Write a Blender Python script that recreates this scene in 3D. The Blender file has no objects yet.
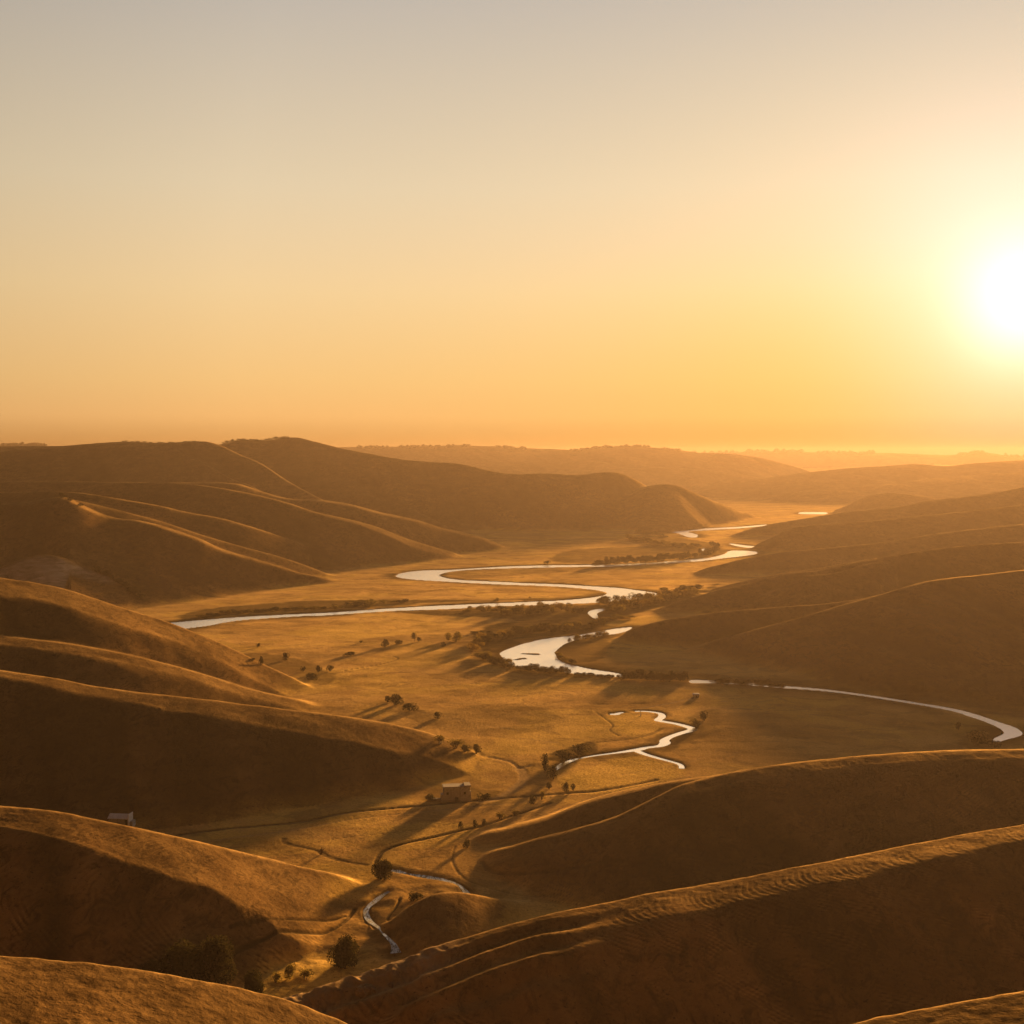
import bpy, math, random
import numpy as np

# ------------------------------------------------------------------ basics
random.seed(7)
H = 136.0            # camera height above the valley floor, metres
F = 1236.0           # focal length in picture widths / 1024
HV = 455.0           # row of the true horizon
SUN_AZ = math.radians(22.0)
SUN_EL = math.radians(4.1)
EXPO = 3.35

scene = bpy.context.scene
C = scene.collection

def link(o):
    C.objects.link(o)
    return o

def props(o, label=None, cat=None, group=None, kind=None):
    if label: o['label'] = label
    if cat: o['category'] = cat
    if group: o['group'] = group
    if kind: o['kind'] = kind
    return o

# ------------------------------------------------------------------ noise (numpy)
def _hash(ix, iy, seed):
    h = (ix.astype(np.int64) * 374761393 + iy.astype(np.int64) * 668265263 + seed * 974634777) & 0xffffffff
    h = ((h ^ (h >> 13)) * 1274126177) & 0xffffffff
    h = h ^ (h >> 16)
    return (h & 0xffffff).astype(np.float32) / float(0xffffff) * 2 - 1

def vnoise(x, y, seed=0):
    ix = np.floor(x); iy = np.floor(y)
    fx = (x - ix).astype(np.float32); fy = (y - iy).astype(np.float32)
    fx = fx * fx * fx * (fx * (fx * 6 - 15) + 10); fy = fy * fy * fy * (fy * (fy * 6 - 15) + 10)
    a = _hash(ix, iy, seed); b = _hash(ix + 1, iy, seed)
    c = _hash(ix, iy + 1, seed); d = _hash(ix + 1, iy + 1, seed)
    return (a + (b - a) * fx) * (1 - fy) + (c + (d - c) * fx) * fy

def fbm(x, y, seed=0, octv=4, gain=0.5):
    s = 0; a = 1; t = 0
    for k in range(octv):
        s = s + a * vnoise(x * 2 ** k + 17.3 * k, y * 2 ** k - 9.1 * k, seed + k)
        t += a; a *= gain
    return s / t

def smoothstep(a, b, x):
    t = np.clip((x - a) / (b - a), 0, 1)
    return t * t * (3 - 2 * t)

# ------------------------------------------------------------------ the grid the land is built on (fan seen from the lookout)
def columns():
    u = list(np.arange(-50, 1076, 0.95))
    st = 1.2; a = -50.0; left = []
    while a > -1500:
        st *= 1.05; a -= st; left.append(a)
    st = 1.2; a = u[-1]; right = []
    while a < 2600:
        st *= 1.05; a += st; right.append(a)
    return np.array(left[::-1] + u + right)

def rows():
    y = [40.0]
    while y[-1] < 9900:
        Y = y[-1]
        if Y < 90: d = 1.2
        else: d = max(0.36, min(Y * Y / (H * F) * 0.9, 0.0042 * Y))
        if Y > 6500: d = 0.012 * Y
        y.append(Y + d)
    return np.array(y)

U = columns(); YR = rows()
NX, NY = len(U), len(YR)
UU, YY = np.meshgrid(U, YR)
XX = (UU - 512.0) / F * YY

def curve(pts, k):
    """smooth interpolation of column k of pts (u, v, D) over U, ends held"""
    u = np.array([p[0] for p in pts], float); f = np.array([p[k] for p in pts], float)
    m = np.zeros_like(f)
    d = np.diff(f) / np.diff(u)
    if len(u) > 2:
        h = np.diff(u)
        m[1:-1] = (d[:-1] * h[1:] + d[1:] * h[:-1]) / (h[1:] + h[:-1])
    m[0] = d[0]; m[-1] = d[-1]
    q = np.clip(U, u[0], u[-1])
    i = np.clip(np.searchsorted(u, q) - 1, 0, len(u) - 2)
    h = u[i + 1] - u[i]; t = (q - u[i]) / h
    return ((2*t**3 - 3*t**2 + 1) * f[i] + (t**3 - 2*t**2 + t) * h * m[i]
            + (-2*t**3 + 3*t**2) * f[i + 1] + (t**3 - t**2) * h * m[i + 1])

def smax(a, b, k):
    h = np.clip(0.5 + 0.5 * (a - b) / k, 0, 1)
    return b * (1 - h) + a * h + k * h * (1 - h)

def hyper(d, s, k):
    return np.sqrt((s * d) ** 2 + k * k) - k

# each ridge: crest points (picture column, picture row, distance), then shape of its slopes
# l / r : 'h' the ridge goes on beyond its last point, 't' it runs out there
RIDGES = [
 # --- far country
 dict(p=[(-300,446,5200),(0,445,5000),(20,444.5,5000),(38,443,5000),(48,446.5,5000),(70,452,5000)], l='h', r='t', sf=.25, sb=.2, kf=8, kb=8),
 dict(p=[(200,452,5600),(347,447,5600),(400,446.5,5600),(500,446.5,5500),(525,448,5500),(551,449,5500),(580,449.5,5400),(592,447.8,5400),(657,447.8,5300),(678,450,5300),(703,453,5300),(728,453.5,5300),(760,458,5300),(800,468,5300)], l='h', r='t', sf=.16, sb=.2, kf=3, kb=8),
 dict(p=[(640,456,8800),(728,452.5,8800),(764,451.5,8800),(789,451.6,8800),(840,453,8800),(891,453,8800),(942,455,8800),(997,454,8800),(1010,456.6,8800),(1060,453,8800),(1200,450,8800)], l='t', r='h', sf=.14, sb=.2, kf=3, kb=8),
 dict(p=[(540,478,4700),(580,472,4700),(614,469,4700),(642,467.6,4700),(693,469,4700),(740,474,4700),(780,481,4600)], l='t', r='t', sf=.2, sb=.2, kf=3, kb=8),
 dict(p=[(670,500,4100),(690,492,4100),(716,483,4150),(741,479.5,4200),(764,478,4200),(802,473,4250),(840,469,4300),(891,465.5,4400),(916,464,4400),(947,466,4400),(967,464,4400),(1024,460,4400),(1200,450,4400)], l='t', r='h', sf=.15, sb=.2, kf=3, kb=8),
 dict(p=[(760,500,3700),(800,492,3700),(860,486,3750),(930,479,3800),(1024,472,3850),(1200,462,3900)], l='t', r='h', sf=.14, sb=.15, kf=2, kb=8),
 # --- big left hills on the skyline
 dict(p=[(-600,456,2300),(-200,454,2300),(0,451.6,2300),(51,447,2300),(101,443,2300),(127,441.7,2300),(157,442.7,2300),(188,442,2300),(208,442,2300),(219,445,2290),(241,455,2240),(260,463,2180),(290,482,2080),(316,496,1990),(340,508,1930)], l='h', r='t', sf=.30, sb=.35, kf=6, kb=5),
 dict(p=[(150,446,2700),(210,445,2700),(225,443.5,2700),(236,440.9,2700),(262,440.6,2700),(286,437.8,2700),(297,437.4,2700),(311,440.7,2680),(334,446.5,2660),(367,453,2630),(397,458.4,2600),(430,461.7,2570),(461,464,2540),(481,468.5,2520),(500,472.5,2500),(551,473.7,2520),(586,474.3,2540),(602,472.2,2560),(619,472.8,2580),(632,478,2600),(648,487,2620),(665,499,2640)], l='h', r='t', sf=.36, sb=.35, kf=7, kb=5),
 dict(p=[(625,497,2480),(642,487.5,2490),(655,485,2500),(665,484.4,2500),(678,486,2510),(693,492,2520),(716,502,2550),(736,510,2600),(756,516,2680),(764,519,2700)], l='t', r='t', sf=.25, sb=.3, kf=6, kb=5),
 # spurs coming down from the skyline
 dict(p=[(150,449,2300),(167,446,2270),(190,456,2190),(211,468,2110),(230,478,2040),(254,487,1980),(270,497,1940)], l='t', r='t', sf=.30, sb=.16, kf=2, kb=8),
 dict(p=[(300,458,2620),(330,475,2500),(357,490,2400),(382,498.5,2320),(402,506,2260),(430,518,2200),(450,528,2150)], l='t', r='t', sf=.33, sb=.25, kf=2, kb=5),
 dict(p=[(400,463,2590),(418,469,2560),(443,481,2490),(481,490,2420),(500,500,2370),(533,514,2300),(562,529,2250),(570,534,2240)], l='t', r='t', sf=.33, sb=.22, kf=1.5, kb=5),
 dict(p=[(510,475,2510),(533,484,2470),(558,501,2390),(584,516,2310),(601,525,2265),(612,533,2250)], l='t', r='t', sf=.33, sb=.22, kf=1.5, kb=5),
 dict(p=[(560,476,2540),(584,483,2530),(614,491,2490),(652,502,2450),(678,512.5,2430),(703,519,2440),(728,522.5,2460)], l='t', r='t', sf=.28, sb=.2, kf=2, kb=6),
 # --- second row, left
 dict(p=[(120,486,1800),(160,483,1800),(200,482.5,1800),(240,484,1795),(265,492,1790),(286,498,1785),(324,500,1780),(354,505,1780),(382,512.5,1780),(418,520,1785),(443,528,1790),(468,534,1795),(494,542,1800),(508,549,1800)], l='t', r='t', sf=.33, sb=.25, kf=4, kb=4, p0=10, ps=.10),
 dict(p=[(-600,478,1650),(0,481.5,1650),(91,481.5,1650),(150,482.5,1645),(185,483.5,1640),(218,487.5,1640),(260,495.5,1640),(291,503.6,1640),(316,512,1640),(341,517.5,1640),(362,522.7,1640),(382,529,1640),(405,538,1640),(433,547,1645),(456,554,1660),(468,560,1665)], l='h', r='t', sf=.36, sb=.28, kf=1.8, kb=4, p0=[(200,4),(300,14),(400,26),(460,30)], ps=.12),
 dict(p=[(-400,494,1400),(0,492,1400),(80,493,1400),(127,500,1420),(157,505,1430),(183,511,1440),(228,520,1460),(265,531,1480),(291,540,1500),(316,550,1520),(336,558,1545),(350,564,1560)], l='h', r='t', sf=.36, sb=.30, kf=1.5, kb=3, p0=5, ps=.08),
 dict(p=[(330,520,1740),(350,526,1720),(375,534,1690),(398,545,1670),(420,555,1660)], l='t', r='t', sf=.33, sb=.28, kf=1.2, kb=3),
 dict(p=[(-400,514,1270),(0,504,1280),(30,501,1285),(58,497,1290),(68,498,1290),(76,501.5,1290),(84,505.5,1290),(100,513,1290),(112,517,1290),(142,521,1292),(178,531,1294),(203,540,1296),(218,547,1300),(258,559.5,1308),(281,567,1314),(297,572,1320),(326,578,1330),(350,584,1340)], l='h', r='t', sf=.46, sb=.30, kf=2.5, kb=3, p0=[(60,14),(110,22),(170,12),(300,6)], ps=.10),
 dict(p=[(70,499,1330),(101,506,1345),(130,513,1350),(160,521,1355),(203,535,1360),(240,546,1365),(280,557,1372),(310,567,1380),(330,575,1390)], l='t', r='t', sf=.26, sb=.26, kf=1.5, kb=3),
 dict(p=[(-60,560,1150),(0,526,1225),(30,513,1258),(50,505,1280),(60,505,1286),(70,511,1288)], l='t', r='t', sf=.46, sb=.3, kf=2.5, kb=3),
 dict(p=[(-80,600,1080),(-40,584,1110),(0,562,1150),(25,551,1180),(51,540,1215),(75,531,1240),(95,526,1260),(108,525,1275),(118,529,1284),(126,534,1286)], l='t', r='t', sf=.46, sb=.3, kf=3, kb=3),
 dict(p=[(30,548,1212),(60,551,1200),(100,560,1190),(140,575,1190),(170,588,1190),(190,597,1195)], l='t', r='t', sf=.28, sb=.2, kf=4, kb=4),
 dict(p=[(-300,610,1050),(-60,586,1110),(0,568,1120),(20,559.5,1122),(40,555,1125),(55,555.5,1128),(70,560,1132),(82,566,1135),(107,575,1142),(132,587,1148),(147,596,1152),(153,604,1155)], l='h', r='t', sf=.5, sb=.4, kf=1.6, kb=2, rock=1),
 # --- right side, far to near
 dict(p=[(824,516,2920),(832,511.5,2920),(848,505,2900),(865,497,2900),(878,494,2900),(906,494,2900),(921,496,2900),(934,499,2900),(980,504,2900),(1024,508,2900)], l='t', r='h', sf=.25, sb=.3, kf=4, kb=4),
 dict(p=[(722,541,2060),(729,537,2070),(765,525.5,2120),(803,519,2160),(827,515,2180),(863,510,2200),(903,506,2220),(930,500.5,2240),(966,496.5,2250),(993,493,2270),(1024,486.5,2290),(1200,460,2320),(1600,440,2350)], l='t', r='h', sf=.26, sb=.3, kf=3, kb=4),
 dict(p=[(742,551,1780),(764,541,1800),(795,528,1820),(830,524,1850),(870,521,1870),(940,514,1890),(1024,505,1900),(1300,480,1900)], l='t', r='h', sf=.26, sb=.25, kf=3, kb=4),
 dict(p=[(690,576,1420),(695,573,1424),(727,563,1450),(762,555.5,1480),(816,549,1500),(878,543,1520),(942,533,1540),(1024,524,1560),(1300,500,1600)], l='t', r='h', sf=.26, sb=.3, kf=1.5, kb=3),
 dict(p=[(696,596,1225),(704,592,1230),(717,588,1240),(760,578,1260),(819,568,1275),(875,558,1290)], l='t', r='t', sf=.30, sb=.3, kf=1.5, kb=3),
 dict(p=[(643,616,1065),(651,612,1075),(676,603,1090),(701,595,1100),(742,585,1115),(793,573,1130),(813,571,1135),(860,562,1150),(945,548,1170),(1024,542,1190),(1300,525,1250)], l='t', r='h', sf=.30, sb=.3, kf=.8, kb=3),
 dict(p=[(806,576,1085),(815,575,1090),(835,573,1105),(860,566,1120),(880,561,1130)], l='t', r='t', sf=.3, sb=.3, kf=1, kb=2),
 dict(p=[(606,645,898),(611,641,905),(619,636,908),(637,627.5,915),(656,622.5,920),(700,615,926),(735,611,932),(769,608,938),(833,603,944),(875,596,950),(924,582,960),(980,575,970),(1024,570,980),(1300,552,1000)], l='t', r='h', sf=.30, sb=.3, kf=.8, kb=3),
 dict(p=[(690,650,855),(710,643,858),(752,631,855),(805,616.5,855),(840,606,858),(875,596.5,862),(924,582.5,870),(980,575.5,880),(1024,570.5,885),(1300,552,900)], l='t', r='h', sf=.27, sb=.25, kf=.6, kb=3),
 dict(p=[(830,688,725),(850,680,748),(892,666,765),(945,652,780),(987,642,790),(1024,632,800),(1300,600,820)], l='t', r='h', sf=.18, sb=.2, kf=3, kb=3),
 dict(p=[(925,688,705),(941,682,715),(984,673,722),(1024,667,728),(1300,640,740)], l='t', r='h', sf=.18, sb=.2, kf=3, kb=3),
 # --- left middle hill, three ridges
 dict(p=[(-500,545,660),(-150,556,690),(0,577.5,700),(60,588,710),(120,607,716),(180,627,725),(230,648,732),(260,663,735),(300,682,728),(322,695,715)], l='h', r='t', sf=.44, sb=.42, kf=3, kb=4, p0=34, ps=.16),
 dict(p=[(-500,612,600),(0,636.5,620),(50,642,623),(101,650,627),(152,661,633),(200,674,643),(250,690,656),(300,702,665),(340,714,668)], l='h', r='t', sf=.42, sb=.30, kf=3, kb=4, p0=12, ps=.12),
 dict(p=[(-500,640,515),(0,671,530),(60,680,535),(100,688,538),(150,694.5,541),(200,700,544),(250,706,548),(300,712,552),(350,718,556),(400,727,560),(440,738,560),(470,751,557),(495,768,548)], l='h', r='t', sf=.47, sb=.34, kf=3, kb=3, p0=[(0,6),(100,12),(200,22),(300,30),(420,30)], ps=.10, ribs=(2.9,.035)),
 # --- right low hill with two crests
 dict(p=[(465,846,437),(473,840,438),(509,830,441),(551,819,444),(586,805,446),(639,791,446),(691,781,440),(730,776,436)], l='t', r='t', sf=.32, sb=.3, kf=.8, kb=2),
 dict(p=[(474,866,413),(480,860.5,415),(516,847.5,414),(568,833,412),(621,816,412),(656,799,416),(680,787,420),(700,781.5,424),(740,772.5,428),(800,763.5,430),(850,758.5,430),(900,754,430),(950,752,430),(1024,750,430),(1300,752,430)], l='t', r='h', sf=.36, sb=.42, kf=3, kb=3, p0=8, ps=.06, fur=.14, ribs=(2.6,.04)),
 # --- small mound by the brook
 dict(p=[(392,922,352),(405,912,355),(432,897,358),(460,894,362),(500,901,368),(540,905,376),(580,907,384)], l='t', r='t', sf=.25, sb=.45, kf=2, kb=1.5),
 # --- left near hill
 dict(p=[(-500,775,340),(-150,793,346),(0,807.5,354),(60,814,356),(110,823.5,359),(200,843.5,367),(300,868,382),(345,879,390),(372,891,388),(392,905,378)], l='h', r='t', sf=.58, sb=.50, kf=1.6, kb=2.5, p0=[(0,11),(100,18),(200,28),(300,44)], ps=.13, fur=.26, ribs=(1.8,.045)),
 # --- right near hill
 dict(p=[(262,1010,258),(300,997,262),(340,984,265),(380,972,268),(430,952,272),(500,929,279),(560,913.5,285),(600,905.5,290),(660,893,294),(700,886.5,297),(800,868,305),(900,848,315),(960,836,322),(1024,825,330),(1300,775,360)], l='t', r='h', sf=.46, sb=.55, kf=3, kb=1.6, p0=[(300,8),(380,16),(430,24),(520,20),(650,15),(1024,13)], ps=.0, groove=1, fur=.27, ribs=(1.7,.036)),
 # --- nearest slope at the bottom edge
 dict(p=[(-500,900,105),(-100,945,112),(0,957,118),(100,966,120),(200,982,122),(280,1000,124),(330,1018,124),(400,1050,122),(600,1090,115),(760,1060,112),(860,1024,112),(940,1008,112),(1024,993,112),(1300,955,110)], l='h', r='h', sf=.05, sb=.75, kf=.5, kb=1.0),
]

Z = 0.35 * fbm(XX / 90, YY / 90, 3, 3) + 0.12 * fbm(XX / 14, YY / 14, 5, 3)
# the floor rises very slightly away from the river, far out it closes into low country
Z = Z + smoothstep(5200, 9000, YY) * 60 + smoothstep(1500, 4500, np.abs(XX)) * 40
# uneven ground in the gully by the brook
gul = smoothstep(-150, -110, XX) * (1 - smoothstep(-20, 0, XX)) * smoothstep(300, 320, YY) * (1 - smoothstep(385, 400, YY))
Z = Z + gul * (1.0 * fbm(XX / 16, YY / 16, 77, 3) + 0.4)
FOLD_SHADE = np.zeros_like(Z); FUR = np.zeros_like(Z); ROCK = np.zeros_like(Z); HILL = np.zeros_like(Z)
warp = fbm(XX / 120, YY / 120, 40, 3)
for i, R in enumerate(RIDGES):
    P = R['p']
    v = curve(P, 1); D = curve(P, 2)
    zc = H - (v - HV) * D / F
    u0, u1 = P[0][0], P[-1][0]
    if R['l'] == 't': zc = zc - np.maximum(0, u0 - U) * 0.0003 * D - smoothstep(0, 60, u0 - U) * 4
    if R['r'] == 't': zc = zc - np.maximum(0, U - u1) * 0.0003 * D - smoothstep(0, 60, U - u1) * 4
    zc = zc[None, :]; Dn = D[None, :]
    # crest wanders a little and slopes are fluted by old gullies
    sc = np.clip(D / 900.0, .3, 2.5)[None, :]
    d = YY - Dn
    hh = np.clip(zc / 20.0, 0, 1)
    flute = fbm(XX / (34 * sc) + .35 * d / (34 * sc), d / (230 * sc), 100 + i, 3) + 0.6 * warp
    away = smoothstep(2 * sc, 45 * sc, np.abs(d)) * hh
    sf = R['sf']; sb = R['sb']
    p0 = R.get('p0', 0.0)
    ps = R.get('ps', 0.0)
    if isinstance(p0, list): p0 = np.interp(U, [q[0] for q in p0], [q[1] for q in p0])[None, :]
    df = np.maximum(-d, 0)
    if 'p0' in R: p0 = p0 * np.clip(.95 + np.where(D[None, :] < 760, .22, 1.0) * fbm(XX / (40 * sc), YY / (90 * sc), 130 + i, 2), .2, 2)
    front = ps * np.minimum(df, p0) + hyper(np.maximum(df - p0, 0), sf * (1 + .18 * warp), R['kf'])
    back = hyper(np.maximum(d, 0), sb, R['kb'])
    z = zc - front - back + away * flute * np.where(D[None, :] < 760, .45, np.where(D[None, :] < 1700, 2.1, 3.6)) * sc
    if R.get('groove'):
        gm = (1 - smoothstep(520, 640, UU)) * smoothstep(1, 4, df) * (1 - smoothstep(24, 34, df))
        z = z - gm * (.55 - .75 * np.sin(df * .62 + 1.4 * fbm(XX / 18, YY / 40, 140, 3)))
    if 'ribs' in R:
        lam, amp = R['ribs']
        pb = float(np.mean(p0))
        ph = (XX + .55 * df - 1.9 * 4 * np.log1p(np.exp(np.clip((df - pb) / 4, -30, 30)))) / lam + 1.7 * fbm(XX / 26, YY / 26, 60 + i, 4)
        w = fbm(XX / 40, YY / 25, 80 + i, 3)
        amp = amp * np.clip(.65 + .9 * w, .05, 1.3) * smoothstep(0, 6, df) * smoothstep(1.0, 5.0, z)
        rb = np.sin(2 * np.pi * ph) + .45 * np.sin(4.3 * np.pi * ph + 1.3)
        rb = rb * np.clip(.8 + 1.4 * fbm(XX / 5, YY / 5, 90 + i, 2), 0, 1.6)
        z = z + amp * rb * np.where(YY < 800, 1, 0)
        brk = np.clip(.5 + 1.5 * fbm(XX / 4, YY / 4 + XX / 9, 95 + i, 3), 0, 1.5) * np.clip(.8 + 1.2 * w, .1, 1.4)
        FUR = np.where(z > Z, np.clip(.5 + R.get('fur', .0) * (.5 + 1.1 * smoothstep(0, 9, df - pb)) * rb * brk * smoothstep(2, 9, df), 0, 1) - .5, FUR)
    k = float(np.clip(D.mean() / 420.0, .8, 5.0))
    on = (z > Z - k)
    FOLD_SHADE = np.where(z > Z, away * flute, FOLD_SHADE)  # mask for the shading painted along the slope folds
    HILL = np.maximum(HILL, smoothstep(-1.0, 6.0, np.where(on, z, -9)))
    if R.get('rock'): ROCK = np.maximum(ROCK, smoothstep(-1, 1.5, z - Z) * smoothstep(2, 8, df) * (1 - smoothstep(70, 90, df)))
    Z = np.where(on, smax(z, Z, k), Z)
del warp
# rough ground at walking scale
Z = Z + HILL * (0.26 * fbm(XX / 11, YY / 11, 9, 3) * smoothstep(60, 380, YY) + .8 * fbm(XX / 60 + YY / 90, YY / 150, 19, 4) * smoothstep(700, 2200, YY))
near = 1 - smoothstep(150, 420, YY)
Z = Z + (0.05 + .03 * near * HILL) * fbm(XX / 1.6, YY / 1.6, 15, 2)
# eroded bank at the low end of the right near hill
er = smoothstep(-62, -52, XX) * (1 - smoothstep(-22, -6, XX)) * smoothstep(250, 268, YY) * (1 - smoothstep(292, 299, YY))
Z = Z + er * (.7 * (1 - np.abs(fbm(XX / 5 + .4 * YY / 5, YY / 18, 31, 4)) * 2.4))
ROCK = np.maximum(ROCK, er * .3)

# ------------------------------------------------------------------ picking places on the floor
def fl(u, v, z=0.0):
    """point of the level z seen at (u, v)"""
    Y = (H - z) * F / (v - HV)
    return ((u - 512.0) / F * Y, Y)

def smooth_closed(pts, n=4):
    P = np.array(pts, float); m = len(P); out = []
    for i in range(m):
        a, b, c, d = P[i - 1], P[i], P[(i + 1) % m], P[(i + 2) % m]
        for k in range(n):
            t = k / n
            out.append(.5 * ((2*b) + (-a + c)*t + (2*a - 5*b + 4*c - d)*t*t + (-a + 3*b - 3*c + d)*t**3))
    return np.array(out)

def smooth_open(pts, n=5):
    P = np.array(pts, float)
    P = np.vstack([2*P[0] - P[1], P, 2*P[-1] - P[-2]]); out = []
    for i in range(1, len(P) - 2):
        a, b, c, d = P[i - 1], P[i], P[i + 1], P[i + 2]
        for k in range(n):
            t = k / n
            out.append(.5 * ((2*b) + (-a + c)*t + (2*a - 5*b + 4*c - d)*t*t + (-a + 3*b - 3*c + d)*t**3))
    out.append(P[-2])
    return np.array(out)

def near_mask(poly, pad):
    x0, y0 = poly.min(0) - pad; x1, y1 = poly.max(0) + pad
    r0, r1 = np.searchsorted(YR, y0), np.searchsorted(YR, y1)
    sub = (slice(r0, r1), slice(0, NX))
    xs = XX[sub]; idx = np.nonzero((xs > x0) & (xs < x1))
    return (idx[0] + r0, idx[1])

def seg_dist(px, py, A, B, wa=None, wb=None):
    best = np.full(px.shape, 1e9)
    for k in range(len(A)):
        ax, ay = A[k]; bx, by = B[k]
        dx, dy = bx - ax, by - ay
        t = np.clip(((px - ax) * dx + (py - ay) * dy) / max(dx*dx + dy*dy, 1e-9), 0, 1)
        q = np.hypot(px - ax - t * dx, py - ay - t * dy)
        if wa is not None: q = q - (wa[k] + (wb[k] - wa[k]) * t)
        best = np.minimum(best, q)
    return best

def inside(px, py, P):
    c = np.zeros(px.shape, bool); n = len(P); j = n - 1
    for i in range(n):
        xi, yi = P[i]; xj, yj = P[j]
        if yi != yj:
            c ^= ((yi > py) != (yj > py)) & (px < (xj - xi) * (py - yi) / (yj - yi) + xi)
        j = i
    return c

WATER = np.full(Z.shape, 60.0)          # signed distance to open water
BROOK = np.full(Z.shape, 30.0)
TRACK = np.zeros_like(Z); DITCH = np.zeros_like(Z)

def carve_poly(pts_px):
    P = smooth_closed([fl(u, v) for u, v in pts_px], 4)
    ii = near_mask(P, 60)
    px, py = XX[ii], YY[ii]
    d = seg_dist(px, py, P, np.roll(P, -1, 0))
    d = np.where(inside(px, py, P), -d, d)
    WATER[ii] = np.minimum(WATER[ii], d)
    return P

def carve_line(pts_px, arr):
    """pts (u, v, half width m)"""
    Q = [(*fl(p[0], p[1]), p[2]) for p in pts_px]
    P = smooth_open(Q, 5)
    ii = near_mask(P[:, :2], 30)
    d = seg_dist(XX[ii], YY[ii], P[:-1, :2], P[1:, :2], P[:-1, 2], P[1:, 2])
    arr[ii] = np.minimum(arr[ii], d)
    return P

river_loop = [(755,551.4),(737,550.2),(728,551.3),(724,554.2),(709,557.6),(696,559),(672,560.8),(657,562.2),(617,564.2),(585,564.8),(553,565),(520,565.8),
  (504,566.4),(477,568),(449,569.7),(426,570.2),(410,571.6),(399,573.8),(396,575.7),(401,577.7),(418,579.7),(438,580.8),(461,582.2),(496,584),(525,585),(559,586.4),
  (586,588.6),(602,590.8),(607.5,593.2),(602,595.7),(586,598),(559,600.3),(539,601.2),(496,603),(467,604.2),(428,606),(398.6,607.8),(369,609.6),(336,612),(316,613),(277,614.8),(238,617),
  (199,620),(176,622),(150,625),(120,629),(118,634),(160,631),(199,626.5),(215,624),(228,621.5),(248,619.3),(297,616),(326,614.9),(360,612.6),(399,610.3),(445,608.8),(496,606),(540,604.7),(578,603.2),(598,602.2),(617,600.4),(640,598.6),(656.7,596.8),
  (660.6,594.7),(653,592.3),(637,590),(618,587.7),(588,585.8),(559,584.1),(525,582.9),(508,582),(477,580.6),(461,579.8),(447,578),(439.6,575.6),(441,573.6),(449,571.7),(467,569.8),(496,568.5),(540,567.4),(580,566.6),(617,566),(662,563.4),(688,561.6),(701,560.8),(717,558.8),(737,556.6),(755,554)]
river_pool = [(632,627),(616,628.3),(600,631),(577,635),(557,637),(538,640),(522,644),(508,648.8),(500.5,653),(502.5,656.6),(510,663),(522,666.6),(538,668),(557,670),(577,673.6),(596,674.8),(612,676),(624,675.6),
  (616,672.7),(596,669.7),(577,666),(563,662.5),(558,658.6),(555,653.7),(555.5,649.8),(565,643.4),(577,639),(587,637),(606,634.6),(622,632)]
river_pond = [(588,612.3),(594,609.5),(606,608.1),(607,609.3),(599,611.5),(596.5,613.5),(597,617.7),(593,617)]
river_east = [(692,679.6),(712,680.2),(722,680.9),(740,682),(780,685.3),(824,688.9),(863,693.9),(902,699.8),(941,706),(961,710),(980,715),(1000,722),(1015.4,727),(1021,731.8),(1019,735),(1006,739),(995,742),
  (994,738.2),(1004,732.8),(1000,727.5),(984,720.6),(972,716.6),(961,712.6),(941,708.1),(902,701.5),(863,695.4),(824,690.5),(780,687.1),(740,684),(712,682.5),(692,682.4)]
river_far = [(800,512.2),(812,511.9),(826,512.3),(826,514),(812,514.2),(800,513.7)]
river_upper = [(652,530.2),(668,529.3),(690,528.7),(715,527.8),(742,526.4),(765,524.5),(765,525.6),(742,528),(715,529.6),(695,530.8),(688,531.8),(697,534.5),(696,537.2),(688,536.8),(679,533.5),(672,532.3),(655,531.8)]
river_side = [(702,548.8),(707,548.6),(708,550.6),(702,551)]
river_hook = [(730,543.3),(745,545.2),(758,546.4),(760,547.8),(748,547.6),(735,545.5)]
polys = [carve_poly(p) for p in (river_loop, river_pool, river_pond, river_east, river_far, river_upper, river_side, river_hook)]
# gravel bars in the pool stay above the water
for (u, v, rx, ry) in [(530,653.4,7.0,3.4),(536,654.4,6.0,2.4),(522,658,4.6,2.6),(517,659,3.5,1.8)]:
    cx, cy = fl(u, v)
    e = (1 - np.sqrt(((XX - cx) / rx) ** 2 + ((YY - cy) / ry) ** 2)) * ry
    WATER = np.maximum(WATER, np.minimum(e, 3.0) + 0) if False else np.where(e > 0, np.maximum(WATER, e), WATER)

creeks = [
 [(555,768.5,.9),(560,765,1.1),(565,762,1.2),(573,759,1.0),(583,756.8,.5),(594,754.8,.5),(614,752,.8),(629,749.8,1.5),(639,748.2,1.9),(647,746.4,1.3),(660,744.8,1.6),(665,742,2.4),(664.5,739.4,2.0),(669,736.4,1.6),(676,733.7,1.6),(684,731.2,1.7),(690,729.6,2.0),(692.5,727.8,2.1),(686,725.2,1.8),(676,722.6,1.5),(662,720.2,1.7),(658,719,1.8),(661,716.6,1.9),(662,714.2,1.6),(659,712,1.2),(647,710.4,.9),(635,710.4,.7)],
 [(623.5,711.6,.6),(619,712.2,1.1),(615.7,713.2,1.6),(610,713.2,1.1)],
 [(637,750,1.5),(647,753.8,1.2),(662.6,758.3,.9),(676,762,.8),(681,764.5,.9),(681.7,767.5,1.0)],
]
brooks = [
 [(384,867.6,.9),(390,869,1.2),(397,870.3,1.7),(409,873,1.8),(426,875.6,1.5),(445,879,1.2),(457.5,883.6,1.2),(464,889.5,1.3),(467,895,1.5),(463,899,.9)],
 [(389,891,.5),(382,895,.8),(374.5,900.6,1.1),(368,906,1.2),(366,911,1.3),(369.6,920,1.3),(379.4,930,1.5),(389,939.6,1.9),(394,949,2.1),(396,956,2.0)],
]
brooks = [[(a, b, w * (.45 + .25 * math.sin(a * 1.7))) for a, b, w in c] for c in brooks]
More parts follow.
